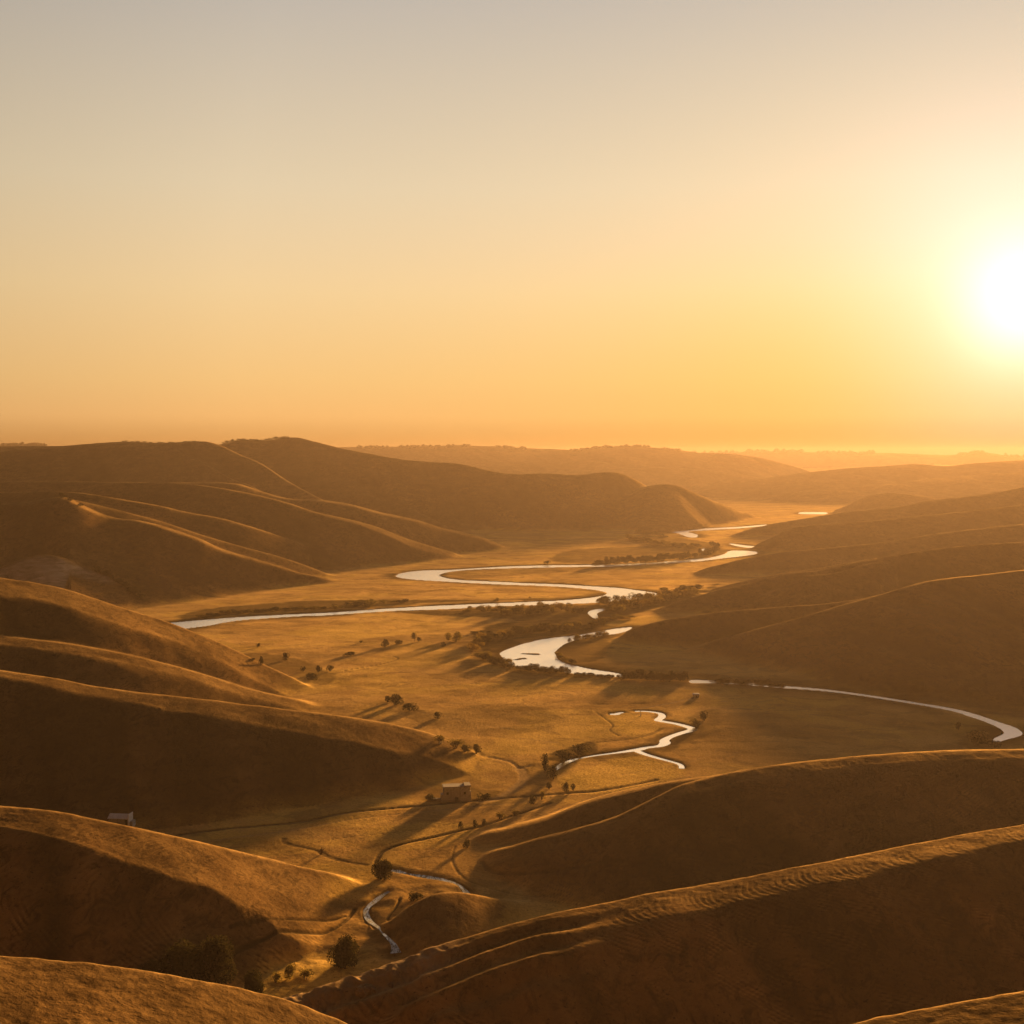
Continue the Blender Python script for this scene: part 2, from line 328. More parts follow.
cl = [carve_line(c, BROOK) for c in creeks + brooks]

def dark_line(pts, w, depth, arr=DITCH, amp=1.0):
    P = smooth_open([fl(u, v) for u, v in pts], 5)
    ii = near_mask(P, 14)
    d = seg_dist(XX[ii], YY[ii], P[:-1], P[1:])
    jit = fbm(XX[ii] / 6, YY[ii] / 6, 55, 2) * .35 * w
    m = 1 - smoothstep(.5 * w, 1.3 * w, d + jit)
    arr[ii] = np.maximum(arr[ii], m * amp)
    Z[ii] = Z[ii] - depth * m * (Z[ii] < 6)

ditches = [
 ([(170,836),(190,833),(230,828),(300,822),(345,813),(420,806),(480,800),(540,795.5),(569,793),(598,791),(627,786),(657,779.6)], 2.2, .7, 1),
 ([(376,862),(382,852),(401,844.4),(433,837),(457.5,831),(484,825),(505,818),(530,810),(550,803)], 1.6, .8, 1),
 ([(284,838.5),(288,844),(316,850.5),(328,856.6),(347,862),(367,865)], 1.9, .3, .9),
 ([(596,712),(606,719),(612.8,725),(610,729.8),(619.6,735.7)], 1.0, .5, .8),
 ([(343,671),(369,666.6),(390.5,662),(398,658.5),(390.5,656),(375.5,656.3)], 1.3, .5, .7),
 ([(399,672.4),(440,672),(498,672.6),(540,673.4)], .9, .4, .6),
 ([(565,704.4),(600,703.8),(655,702.5)], 1.0, .5, .8),
 ([(701,741),(750,741.3),(803,741)], .8, .4, .7),
 ([(160,597.6),(218,598),(277,597.6),(360,598.5)], 2.0, .5, .6),
 ([(590,743),(605,741),(630,738.5),(645,735.5),(655,732),(662,728)], 2.4, .2, .8),
 ([(480,846),(500,836)], .1, 0, 0),
 ([(300,846),(340,838),(380,834),(420,829),(460,822)], .5, .2, .5),
 ([(340,853),(380,846),(410,838)], .4, .2, .4),
 ([(355,908),(343,922.5),(323,934.8),(286.6,949.4),(250,964),(220,980)], 1.2, .9, .9),
 ([(345,916),(323,925),(294,937),(250,954),(230,962)], .9, .7, .8),
 ([(400,900),(396,908),(388,918),(392,925)], .8, .9, .8),
 ([(470,902),(452,908),(436,916),(430,925)], .7, .6, .8),
 ([(455,846),(452,858),(458,872),(475,884),(510,893),(560,899)], .8, .3, .4),
 ([(482,862),(490,872),(520,881),(570,888),(620,893)], 1.4, .3, .6),
 ([(560,690),(600,694),(650,699)], .5, .2, .3),
]
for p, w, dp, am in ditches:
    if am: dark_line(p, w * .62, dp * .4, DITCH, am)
paths = [
 ([(330,700),(380,706),(420,712),(470,722),(520,731)], .5, .1, .6),
 ([(500,705),(520,697),(560,690),(610,688)], .6, .1, .4),
 ([(690,700),(740,702),(800,708),(860,716),(920,728)], .5, .1, .5),
 ([(720,760),(760,745),(820,736),(900,735)], .4, .1, .4),
 ([(420,690),(460,684),(520,682),(580,684)], .5, .1, .5),
 ([(620,775),(650,770),(690,762),(720,750)], .5, .1, .5),
 ([(200,640),(260,636),(330,634),(400,630)], .7, .1, .5),
 ([(519.6,768),(523,775),(522,783),(513,790.5),(500,797),(483,801)], 2.6, .15, 1),
 ([(488,757),(509,761.5),(519.6,768),(530,765.8)], 1.2, .2, .7),
 ([(696,697),(684,699.5),(672,702.5),(653,706),(640,708)], 1.4, .1, .9),
 ([(520,738.6),(540,740.5),(557,742.6)], .9, .05, .7),
 ([(180,846),(230,838),(300,829),(350,820),(420,812),(480,806),(540,801)], .9, .1, .5),
 ([(470,838),(500,828),(540,817),(585,800),(640,786),(690,777)], 1.0, .1, .6),
]
for p, w, dp, am in paths: dark_line(p, w, dp, TRACK, am)

# river beds and banks
wob = fbm(XX / 7, YY / 12, 21, 4) * np.clip(YY / 500, .5, 3.0)
lowland = 1 - smoothstep(2.5, 6, Z)
WD = WATER + wob * .6
bed = smoothstep(0.0, 3.0, -WD + 1.2)
nr = (1 - smoothstep(10, 40, WATER)) * lowland * .8
Z = Z * (1 - nr)
Z = Z * (1 - bed * lowland) + bed * lowland * (-1.8)
bd = BROOK
bed2 = 1 - smoothstep(0.0, 1.1, bd)
Z = Z - bed2 * np.where(Z < 8, 1.0, 0) * .5
Z = Z - (1 - smoothstep(1.0, 3.6, bd)) * .12 * (Z < 8)

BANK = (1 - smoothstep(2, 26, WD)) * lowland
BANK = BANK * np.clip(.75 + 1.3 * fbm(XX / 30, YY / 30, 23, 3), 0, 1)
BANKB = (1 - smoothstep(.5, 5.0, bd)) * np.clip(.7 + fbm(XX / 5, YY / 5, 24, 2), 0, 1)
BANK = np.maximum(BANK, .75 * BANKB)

# brushy ground (olive and dark, where low scrub grows)
BRUSH = np.zeros_like(Z)
def brush(pts, amp=1.0, soft=8.0):
    P = smooth_closed([fl(u, v) for u, v in pts], 3)
    ii = near_mask(P, soft * 2)
    d = seg_dist(XX[ii], YY[ii], P, np.roll(P, -1, 0))
    d = np.where(inside(XX[ii], YY[ii], P), -d, d) + soft * fbm(XX[ii] / (soft * 2), YY[ii] / (soft * 2), 33, 3)
    BRUSH[ii] = np.maximum(BRUSH[ii], amp * (1 - smoothstep(-soft * .5, soft * .5, d)))
brush([(398,612),(460,610),(540,606),(600,604),(660,600),(700,590),(720,583),(690,600),(640,612),(600,622),(540,626),(500,633),(470,640),(520,622),(450,616)], .9)
brush([(470,640),(482,628),(520,622),(600,618),(610,626),(570,634),(530,638),(505,646),(497,652),(500,660),(490,662),(474,652)], 1)
brush([(180,622),(240,614),(340,609),(430,603),(540,598),(560,600),(430,600),(340,600),(260,604),(190,612)], .9)
brush([(440,572),(520,568),(600,567),(590,570),(520,575),(470,578)], .5)
brush([(500,664),(530,668),(600,676),(560,678),(510,672)], .8, 5)
brush([(556,652),(566,643),(600,634),(612,640),(600,660),(570,662)], .8, 5)
brush([(620,672),(700,680),(780,684),(860,692),(960,706),(1024,720),(1100,740),(1100,712),(980,700),(860,684),(740,676),(640,668)], .5, 5)
brush([(560,553),(600,548),(700,546),(725,553),(650,560),(560,563)], .7)
brush([(625,540),(660,536),(720,545),(700,552),(650,546)], .7)
brush([(640,533),(670,531),(685,538),(650,537)], .5)
brush([(240,655),(280,655),(330,672),(322,684),(270,670)], .6, 4)
brush([(400,735),(450,742),(484,752),(470,758),(420,746)], .8, 3)
brush([(548,756),(590,742),(596,752),(560,762)], .9, 3)
brush([(425,800),(440,785),(500,792),(470,803)], .6, 3)
brush([(960,740),(990,728),(1000,740),(975,750)], .8, 4)
brush([(690,715),(715,710),(720,730),(700,735)], .4, 5)
brush([(80,566),(110,572),(150,596),(140,606),(100,590)], .45, 8)

brush([(590,752),(640,744),(665,732),(700,722),(706,735),(682,746),(650,753),(600,760)], .6, 4)
brush([(440,715),(480,704),(540,706),(560,716),(530,732),(470,736),(448,728)], .32, 6)  # plain duller patch of floor, drawn through the scrub mask
brush([(395,700),(425,712),(445,722),(430,726),(400,714)], .5, 4)
brush([(360,640),(420,634),(470,636),(465,648),(400,650),(360,650)], .3, 6)
brush([(440,690),(520,684),(560,688),(520,696),(460,698)], .25, 6)
keep = BRUSH.copy(); BRUSH = np.zeros_like(Z)
brush([(560,786),(578,771),(612,758),(640,756),(672,765),(684,772),(672,781),(640,788),(600,794)], 1, 4)
brush([(606,712),(640,716),(660,724),(662,732),(640,738),(622,735)], .8, 4)
brush([(602,624),(640,616),(664,617),(640,625),(610,630)], 1, 5)
brush([(400,640),(470,655),(440,668),(380,664)], .5, 8)
brush([(300,628),(420,622),(470,624),(430,632),(320,640)], .6, 8)
brush([(360,830),(440,822),(480,826),(440,845),(390,850)], .6, 4)
brush([(640,700),(600,690),(480,694),(560,680),(640,684)], .6, 8)
LUSH = BRUSH; BRUSH = keep
# ------------------------------------------------------------------ mesh of the land
def grid_mesh(name, X, Y, Zz):
    ny, nx = Zz.shape
    me = bpy.data.meshes.new(name)
    co = np.stack([X, Y, Zz], -1).reshape(-1, 3).astype(np.float32)
    me.vertices.add(nx * ny); me.vertices.foreach_set('co', co.ravel())
    a = (np.arange(ny - 1)[:, None] * nx + np.arange(nx - 1)[None, :]).ravel()
    quad = np.stack([a, a + 1, a + nx + 1, a + nx], -1).astype(np.int32)
    n = len(quad)
    me.loops.add(n * 4); me.loops.foreach_set('vertex_index', quad.ravel())
    me.polygons.add(n); me.polygons.foreach_set('loop_start', (np.arange(n) * 4).astype(np.int32))
    me.polygons.foreach_set('use_smooth', np.ones(n, bool))
    me.update(calc_edges=True)
    return me

land_me = grid_mesh('hills_and_valley', XX, YY, Z)
for nm, arr in (('bank', BANK), ('track', TRACK), ('ditch', DITCH), ('rocky', ROCK), ('brush', BRUSH), ('hilly', HILL), ('lush', LUSH), ('furrow', FUR + .5), ('gully', FOLD_SHADE * .5 + .5)):
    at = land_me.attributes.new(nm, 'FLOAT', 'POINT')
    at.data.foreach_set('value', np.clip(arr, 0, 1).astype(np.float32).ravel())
land = props(link(bpy.data.objects.new('terrain', land_me)), kind='structure')

def zat(x, y):
    u = 512 + F * x / y
    j = int(np.clip(np.searchsorted(U, u) - 1, 0, NX - 2)); i = int(np.clip(np.searchsorted(YR, y) - 1, 0, NY - 2))
    a = (u - U[j]) / (U[j+1] - U[j]); b = (y - YR[i]) / (YR[i+1] - YR[i])
    return float((Z[i,j]*(1-a) + Z[i,j+1]*a) * (1-b) + (Z[i+1,j]*(1-a) + Z[i+1,j+1]*a) * b)

def hit(u, v, ymin=150):
    """first place on the land along the sight line of (u, v)"""
    j = int(np.clip(np.searchsorted(U, u) - 1, 0, NX - 2)); a = (u - U[j]) / (U[j+1] - U[j])
    col = Z[:, j] * (1 - a) + Z[:, j+1] * a
    ray = H - (v - HV) / F * YR
    k = np.nonzero((col >= ray) & (YR > ymin))[0]
    k = k[0] if len(k) else NY - 1
    y = YR[k]; x = (u - 512) / F * y
    return x, y, float(col[k])

# ------------------------------------------------------------------ materials
def mat(name):
    m = bpy.data.materials.new(name); m.use_nodes = True
    nt = m.node_tree; nt.nodes.clear()
    out = nt.nodes.new('ShaderNodeOutputMaterial')
    return m, nt, out

class N:
    def __init__(s, nt): s.nt = nt
    def n(s, t, **kw):
        x = s.nt.nodes.new(t)
        for k, v in kw.items(): setattr(x, k, v)
        return x
    def l(s, a, b): s.nt.links.new(a, b)
    def attr(s, name): return s.n('ShaderNodeAttribute', attribute_name=name).outputs['Fac']
    def noise(s, vec, scale, detail=4, rough=.55, dist=0, out='Fac'):
        x = s.n('ShaderNodeTexNoise'); x.inputs['Scale'].default_value = scale
        x.inputs['Detail'].default_value = detail; x.inputs['Roughness'].default_value = rough
        x.inputs['Distortion'].default_value = dist
        if vec is not None: s.l(vec, x.inputs['Vector'])
        return x.outputs[out]
    def mapping(s, vec, sc=(1,1,1), rot=(0,0,0)):
        x = s.n('ShaderNodeMapping'); x.inputs['Scale'].default_value = sc; x.inputs['Rotation'].default_value = rot
        s.l(vec, x.inputs['Vector']); return x.outputs[0]
    def ramp(s, fac, stops):
        x = s.n('ShaderNodeValToRGB'); e = x.color_ramp.elements
        while len(e) < len(stops): e.new(.5)
        for i, (p, c) in enumerate(stops):
            e[i].position = p; e[i].color = (*c, 1) if len(c) == 3 else c
        s.l(fac, x.inputs[0]); return x.outputs[0]
    def mix(s, f, a, b, t='MIX'):
        x = s.n('ShaderNodeMix', data_type='RGBA', blend_type=t)
        for sock, v in ((x.inputs[0], f), (x.inputs[6], a), (x.inputs[7], b)):
            if hasattr(v, 'links'): s.l(v, sock)
            else: sock.default_value = v if isinstance(v, (int, float)) else (*v, 1)
        return x.outputs[2]
    def math(s, op, a, b=0.0, clamp=False):
        x = s.n('ShaderNodeMath', operation=op, use_clamp=clamp)
        for i, v in enumerate((a, b)):
            if hasattr(v, 'links'): s.l(v, x.inputs[i])
            else: x.inputs[i].default_value = v
        return x.outputs[0]

def land_material():
    m, nt, out = mat('dry_grassland'); g = N(nt)
    pos = g.n('ShaderNodeNewGeometry').outputs['Position']
    big = g.noise(pos, .006, 5, .6)
    streak = g.noise(g.mapping(pos, (.011, .026, .02), (0, 0, .15)), 1.0, 7, .62, .8)
    mid = g.noise(pos, .06, 5, .6)
    fine = g.noise(pos, .9, 5, .65)
    tuft = g.noise(pos, 3.5, 3, .6)
    floor = g.ramp(streak, [(.30, (.16,.085,.024)), (.43, (.32,.185,.050)), (.53, (.46,.275,.078)), (.68, (.60,.38,.12))])
    floor = g.mix(g.ramp(big, [(.42, (0,0,0)), (.62, (1,1,1))]), floor, g.mix(.5, floor, (.22,.14,.04)))
    yl = g.noise(pos, .013, 4, .6, .5)
    floor = g.mix(g.ramp(yl, [(.50, (0,0,0)), (.60, (.8,.8,.8))]), floor, g.mix(.6, floor, (.66,.46,.085)))
    md = g.noise(pos, .05, 6, .7, 1.0)
    floor = g.mix(g.ramp(md, [(.40, (.75,.75,.75)), (.50, (0,0,0))]), floor, g.mix(.75, floor, (.12,.075,.028)))
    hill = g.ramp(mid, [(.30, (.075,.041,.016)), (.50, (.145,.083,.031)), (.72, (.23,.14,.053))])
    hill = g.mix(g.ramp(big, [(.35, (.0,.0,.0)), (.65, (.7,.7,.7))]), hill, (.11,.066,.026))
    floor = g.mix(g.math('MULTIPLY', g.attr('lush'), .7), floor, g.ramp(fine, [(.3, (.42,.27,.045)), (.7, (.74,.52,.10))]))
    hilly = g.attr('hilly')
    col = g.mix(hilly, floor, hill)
    col = g.mix(g.ramp(fine, [(.35, (.75,.75,.75)), (.55, (0,0,0))]), col, g.mix(.5, col, (.09,.055,.025)))
    col = g.mix(.35, col, g.ramp(tuft, [(.3, (.35,.35,.35)), (.7, (1,1,1))]), 'MULTIPLY')
    spk = g.noise(pos, 1.1, 2, .5)
    col = g.mix(g.ramp(spk, [(.66, (0,0,0)), (.72, (.85,.85,.85))]), col, (.02,.012,.006))
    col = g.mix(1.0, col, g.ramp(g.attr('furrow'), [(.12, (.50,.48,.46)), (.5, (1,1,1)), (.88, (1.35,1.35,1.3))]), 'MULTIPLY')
    col = g.mix(1.0, col, g.ramp(g.attr('gully'), [(.22, (.50,.50,.49)), (.5, (1,1,1)), (.78, (1.55,1.52,1.42))]), 'MULTIPLY')  # folds darkened, ridges lightened in the colour, standing in for directional skylight
    clod = g.noise(g.mapping(pos, (.25,.14,.3)), 1.0, 6, .75, .8)
    col = g.mix(g.math('MULTIPLY', hilly, g.ramp(clod, [(.38, (1,1,1)), (.52, (0,0,0))])), col, g.mix(.75, col, (.03,.017,.008)))
    # low scrub, banks, ditches, tracks, bare rock
    scrub = g.ramp(g.noise(pos, .12, 5, .7), [(.3, (.03,.021,.008)), (.5, (.075,.051,.017)), (.7, (.17,.11,.03))])
    col = g.mix(g.math('MULTIPLY', g.attr('brush'), .97), col, scrub)
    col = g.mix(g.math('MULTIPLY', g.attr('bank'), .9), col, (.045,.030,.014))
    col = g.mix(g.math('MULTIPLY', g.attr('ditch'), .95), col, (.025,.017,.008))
    col = g.mix(g.math('MULTIPLY', g.attr('track'), .7), col, g.mix(g.noise(pos, .5, 3), (.16,.115,.065), (.30,.22,.13)))
    rk = g.ramp(g.noise(g.mapping(pos, (.05,.05,.25)), 1.0, 6, .7, .4), [(.35, (.13,.105,.08)), (.5, (.27,.23,.185)), (.68, (.44,.39,.33))])
    col = g.mix(g.math('MULTIPLY', g.attr('rocky'), .9), col, rk)
    bs = g.n('ShaderNodeBsdfDiffuse'); g.l(col, bs.inputs['Color']); bs.inputs['Roughness'].default_value = .6
    hsum = g.math('ADD', g.math('MULTIPLY', fine, .55), g.math('MULTIPLY', tuft, .14))
    hsum = g.math('ADD', hsum, g.math('MULTIPLY', mid, .5))
    bp = g.n('ShaderNodeBump'); bp.inputs['Strength'].default_value = .55; bp.inputs['Distance'].default_value = .8
    g.l(hsum, bp.inputs['Height']); g.l(bp.outputs[0], bs.inputs['Normal'])
    # dry stalks glisten when one looks towards a low sun
    gl = g.n('ShaderNodeBsdfGlossy'); gl.inputs['Roughness'].default_value = .8
    g.l(g.mix(.5, (.95,.66,.30), col), gl.inputs['Color']); g.l(bp.outputs[0], gl.inputs['Normal'])
    fr = g.n('ShaderNodeFresnel'); fr.inputs['IOR'].default_value = 1.25
    bare = g.math('SUBTRACT', 1.0, g.math('MAXIMUM', g.attr('brush'), g.attr('bank')), True)
    k = g.math('MULTIPLY', g.math('SUBTRACT', 1.0, g.math('MULTIPLY', hilly, .48)), g.math('ADD', g.math('MULTIPLY', bare, .85), .15))
    patch = g.ramp(g.noise(pos, .022, 6, .65, 1.2), [(.36, (.35,.35,.35)), (.50, (.75,.75,.75)), (.62, (1,1,1))])
    k = g.math('MULTIPLY', k, g.math('MULTIPLY', patch, g.ramp(fine, [(.35, (.45,.45,.45)), (.6, (1,1,1))])))
    mx = g.n('ShaderNodeMixShader'); g.l(g.math('MULTIPLY', g.math('MINIMUM', fr.outputs[0], .42), k), mx.inputs[0])
    g.l(bs.outputs[0], mx.inputs[1]); g.l(gl.outputs[0], mx.inputs[2]); g.l(mx.outputs[0], out.inputs['Surface'])
    return m

def water_material(name, metal, base, streak=False):
    m, nt, out = mat(name); g = N(nt)
    pos = g.n('ShaderNodeNewGeometry').outputs['Position']
    bs = g.n('ShaderNodeBsdfPrincipled')
    bs.inputs['Base Color'].default_value = (*base,1)
    bs.inputs['Metallic'].default_value = metal; bs.inputs['Roughness'].default_value = .27
    if streak:
        st = g.noise(g.mapping(pos, (1.2, .35, 1)), 1.0, 5, .7, 1.5)
        g.l(g.ramp(st, [(.42, (.025,.022,.018)), (.52, base), (.64, (.55,.55,.56))]), bs.inputs['Base Color'])
        g.l(g.ramp(st, [(.42, (.9,.9,.9)), (.55, (.25,.25,.25))]), bs.inputs['Roughness'])
    h = g.math('ADD', g.noise(pos, .25, 4, .6), g.math('MULTIPLY', g.noise(pos, 2.0, 2), .15))
    bp = g.n('ShaderNodeBump'); bp.inputs['Strength'].default_value = .25; bp.inputs['Distance'].default_value = .25
    g.l(h, bp.inputs['Height']); g.l(bp.outputs[0], bs.inputs['Normal'])
    g.l(bs.outputs[0], out.inputs['Surface'])
    return m

def leaf_material(name, a, b):
    m, nt, out = mat(name); g = N(nt)
    pos = g.n('ShaderNodeNewGeometry').outputs['Position']
    c = g.ramp(g.noise(pos, .8, 3), [(.35, a), (.65, b)])
    d = g.n('ShaderNodeBsdfDiffuse'); t = g.n('ShaderNodeBsdfTranslucent')
    g.l(c, d.inputs[0]); g.l(c, t.inputs[0])
    mx = g.n('ShaderNodeMixShader'); mx.inputs[0].default_value = .2
    g.l(d.outputs[0], mx.inputs[1]); g.l(t.outputs[0], mx.inputs[2]); g.l(mx.outputs[0], out.inputs[0])
    return m

def simple(name, a, b, scale=2.0, rough=.85, bump=.3):
    m, nt, out = mat(name); g = N(nt)
    pos = g.n('ShaderNodeTexCoord').outputs['Object']
    nz = g.noise(pos, scale, 5, .65)
    bs = g.n('ShaderNodeBsdfPrincipled'); g.l(g.ramp(nz, [(.3, a), (.7, b)]), bs.inputs['Base Color'])
    bs.inputs['Roughness'].default_value = rough; bs.inputs['Specular IOR Level'].default_value = .05
    bp = g.n('ShaderNodeBump'); bp.inputs['Strength'].default_value = bump; bp.inputs['Distance'].default_value = .1
    g.l(nz, bp.inputs['Height']); g.l(bp.outputs[0], bs.inputs['Normal'])
    g.l(bs.outputs[0], out.inputs[0]); return m

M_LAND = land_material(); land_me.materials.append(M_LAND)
M_WATER = water_material('river_water', 1.0, (.92,.91,.88))
M_BROOK = water_material('brook_water', .6, (.13,.13,.135), True)
M_LEAF = leaf_material('leaf_dark', (.012,.011,.004), (.036,.029,.010))
M_LEAF2 = leaf_material('leaf_olive', (.07,.052,.014), (.20,.145,.034))
M_LEAF3 = leaf_material('leaf_yellow', (.12,.075,.018), (.26,.17,.035))
M_BARK = simple('bark', (.035,.025,.018), (.09,.065,.045), 4)
M_STONE = simple('grey_stone_wall', (.17,.165,.16), (.36,.35,.34), 1.2)
M_DARK = simple('dark_opening', (.012,.010,.009), (.03,.025,.02), 2)
M_ROOF = simple('grey_roof', (.14,.12,.10), (.24,.21,.19), 2)
M_METAL = simple('pale_sheet_roof', (.42,.42,.42), (.60,.60,.60), 1)
M_WHITE = simple('white_paint', (.65,.64,.62), (.82,.81,.79), 3)
M_ROCK = simple('brown_rock', (.05,.032,.018), (.17,.115,.07), .9, .95, 1.0)

# ------------------------------------------------------------------ water sheets
def water_sheet(name, P, grow, z):
    # outline pushed outward under the banks, filled as one face
    import mathutils
    n = len(P)
    area = .5 * sum(P[i][0]*P[(i+1)%n][1] - P[(i+1)%n][0]*P[i][1] for i in range(n))
    sgn = 1 if area > 0 else -1
    Q = []
    for i in range(n):
        t = P[(i+1)%n] - P[i-1]; L = math.hypot(*t) or 1
        Q.append((P[i][0] + sgn*t[1]/L*grow, P[i][1] - sgn*t[0]/L*grow, z))
    tess = mathutils.geometry.tessellate_polygon([[mathutils.Vector(q) for q in Q]])
    me = bpy.data.meshes.new(name)
    me.from_pydata(Q, [], [tuple(t) for t in tess]); me.update()
    import bmesh
    bm = bmesh.new(); bm.from_mesh(me); bmesh.ops.recalc_face_normals(bm, faces=bm.faces)
    for f in bm.faces:
        if f.normal.z < 0: f.normal_flip()
    bm.to_mesh(me); bm.free()
    me.materials.append(M_WATER)
    return props(link(bpy.data.objects.new(name, me)), kind='structure')
M_SHADE = water_material('shaded_water', .9, (.40,.37,.36))  # darker copy of the river water, its dimmer reflection put into the base colour
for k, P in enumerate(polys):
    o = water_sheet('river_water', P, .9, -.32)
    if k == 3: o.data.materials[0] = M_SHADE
for k, P in enumerate(cl):
    # ribbon following the bed
    V, Fc = [], []
    for i in range(len(P)):
        a = P[max(i-1, 0)]; b = P[min(i+1, len(P)-1)]
        t = np.array([b[0]-a[0], b[1]-a[1]]); t /= (np.hypot(*t) or 1)
        w = P[i][2] + .25
        base = min(zat(P[i][0], P[i][1]), 1.5)
        for s in (-1, 1): V.append((P[i][0] - s*t[1]*w, P[i][1] + s*t[0]*w, base))
    zs = np.array([v[2] for v in V[::2]]); zs = np.convolve(np.pad(zs, 6, 'edge'), np.ones(13)/13, 'valid') + .24
    V = [(v[0], v[1], float(zs[i // 2])) for i, v in enumerate(V)]
    for i in range(len(P) - 1): Fc.append((2*i, 2*i+1, 2*i+3, 2*i+2))
    me = bpy.data.meshes.new('creek'); me.from_pydata(V, [], Fc); me.update()
    if me.polygons[0].normal.z < 0: me.flip_normals()
    me.materials.append(M_WATER if k < len(creeks) else M_BROOK)
    props(link(bpy.data.objects.new('creek_water', me)), kind='structure')

# ground beyond the modelled valley
me = bpy.data.meshes.new('plain'); s = 14500
me.from_pydata([(-s,-3000,-4),(s,-3000,-4),(s,10200,-4),(-s,10200,-4)], [], [(0,1,2,3)]); me.update()
me.materials.append(M_LAND); props(link(bpy.data.objects.new('ground', me)), kind='structure')

# ------------------------------------------------------------------ plants
def crown_mesh(name, w, h, n, leaf, seed, lobes=7, mat_=None, low=.08):
    rng = random.Random(seed)
    L = []
    for k in range(lobes):
        a = rng.uniform(0, 6.283); r = rng.uniform(.1, .62) * w / 2
        rr = rng.uniform(.26, .46)
        L.append((r*math.cos(a), r*math.sin(a), h * rng.uniform(low + .2, .78), rr * w / 1.5, rr * h / 1.15))
    V, Fc = [], []
    while len(Fc) < n:
        x0, y0, z0, rw, rh = rng.choice(L)
        # points towards the shell of a lobe
        d = [rng.gauss(0, 1) for _ in range(3)]; q = math.sqrt(sum(t*t for t in d)) or 1
        r = rng.uniform(.45, 1.0) ** .5 * rng.uniform(.9, 1.12)
        c = [x0 + d[0]/q*rw*r, y0 + d[1]/q*rw*r, z0 + d[2]/q*rh*r]
        if c[2] < low * h: continue
        s = leaf * rng.uniform(.6, 1.4)
        ax = [rng.gauss(0, 1) for _ in range(3)]; bx = [rng.gauss(0, 1) for _ in range(3)]
        la = math.sqrt(sum(t*t for t in ax)); ax = [t/la*s for t in ax]
        lb = math.sqrt(sum(t*t for t in bx)); bx = [t/lb*s*.7 for t in bx]
        b = len(V)
        V += [tuple(c[i]-ax[i] for i in range(3)), tuple(c[i]+bx[i] for i in range(3)), tuple(c[i]+ax[i] for i in range(3)), tuple(c[i]-bx[i] for i in range(3))]
        Fc.append((b, b+1, b+2, b+3))
    me = bpy.data.meshes.new(name); me.from_pydata(V, [], Fc); me.update()
    me.materials.append(mat_ or M_LEAF); return me

def trunk_mesh(name, w, h, seed, stems=3, rad=.12):
    rng = random.Random(seed); V, Fc = [], []
    def tube(p, q, r0, r1):
        b = len(V); n = 6
        for (c, r) in ((p, r0), (q, r1)):
            for k in range(n):
                a = 6.283*k/n; V.append((c[0]+r*math.cos(a), c[1]+r*math.sin(a), c[2]))
        for k in range(n): Fc.append((b+k, b+(k+1)%n, b+n+(k+1)%n, b+n+k))
        Fc.append(tuple(range(b+n, b+2*n)))
    for s in range(stems):
        a = rng.uniform(0, 6.283); p = (rng.uniform(-.05,.05)*w, rng.uniform(-.05,.05)*w, -.4)
        m = (p[0]+.1*w*math.cos(a), p[1]+.1*w*math.sin(a), h*.35)
        tube(p, m, rad*1.3, rad)
        for b_ in range(3):
            a2 = a + rng.uniform(-1, 1)
            q = (m[0]+.22*w*math.cos(a2), m[1]+.22*w*math.sin(a2), h*rng.uniform(.6,.8))
            tube(m, q, rad*.8, rad*.25)
    me = bpy.data.meshes.new(name); me.from_pydata(V, [], Fc); me.update()
    me.materials.append(M_BARK); return me

# kinds of plant, unit size 1 m high x 1 m wide, scaled when planted
def kind(seed, n, leaf, m, lobes=7, low=.08, stems=3):
    return (crown_mesh('crown', 1, 1, n, leaf, seed, lobes, m, low), trunk_mesh('trunk', 1, 1, seed, stems, .03))
BUSH = [kind(10 + k, 1300, .040, M_LEAF, 8) for k in range(4)]
OLIVE = [kind(30 + k, 900, .05, M_LEAF2, 7) for k in range(4)]
YELLOW = [kind(50 + k, 900, .05, M_LEAF3, 7) for k in range(2)]
TREE = [kind(70 + k, 1300, .038, M_LEAF, 8, .28, 1) for k in range(3)]
BIG = [kind(90 + k, 9000, .028, M_LEAF, 14, .03, 4) for k in range(3)]

def plant(kindset, x, y, z, w, h, name, label, cat, group=None, parts=True):
    cr, tr = random.choice(kindset)
    if parts:
        o = link(bpy.data.objects.new(name, None)); o.location = (x, y, z)
        c = link(bpy.data.objects.new('crown', cr)); c.parent = o
        t = link(bpy.data.objects.new('trunk', tr)); t.parent = o
    else:
        o = link(bpy.data.objects.new(name, cr)); o.location = (x, y, z)
    o.scale = (w, w * random.uniform(.85, 1.1), h); o.rotation_euler = (0, 0, random.uniform(0, 6.28))
    return props(o, label, cat, group)

def plant_px(kindset, u, v, wpx, hpx, name, label, cat='bush', group=None, parts=True):
    x, y, z = hit(u, v)
    return plant(kindset, x, y, z - .1, wpx * y / F, hpx * y / F, name, label, cat, group, parts)

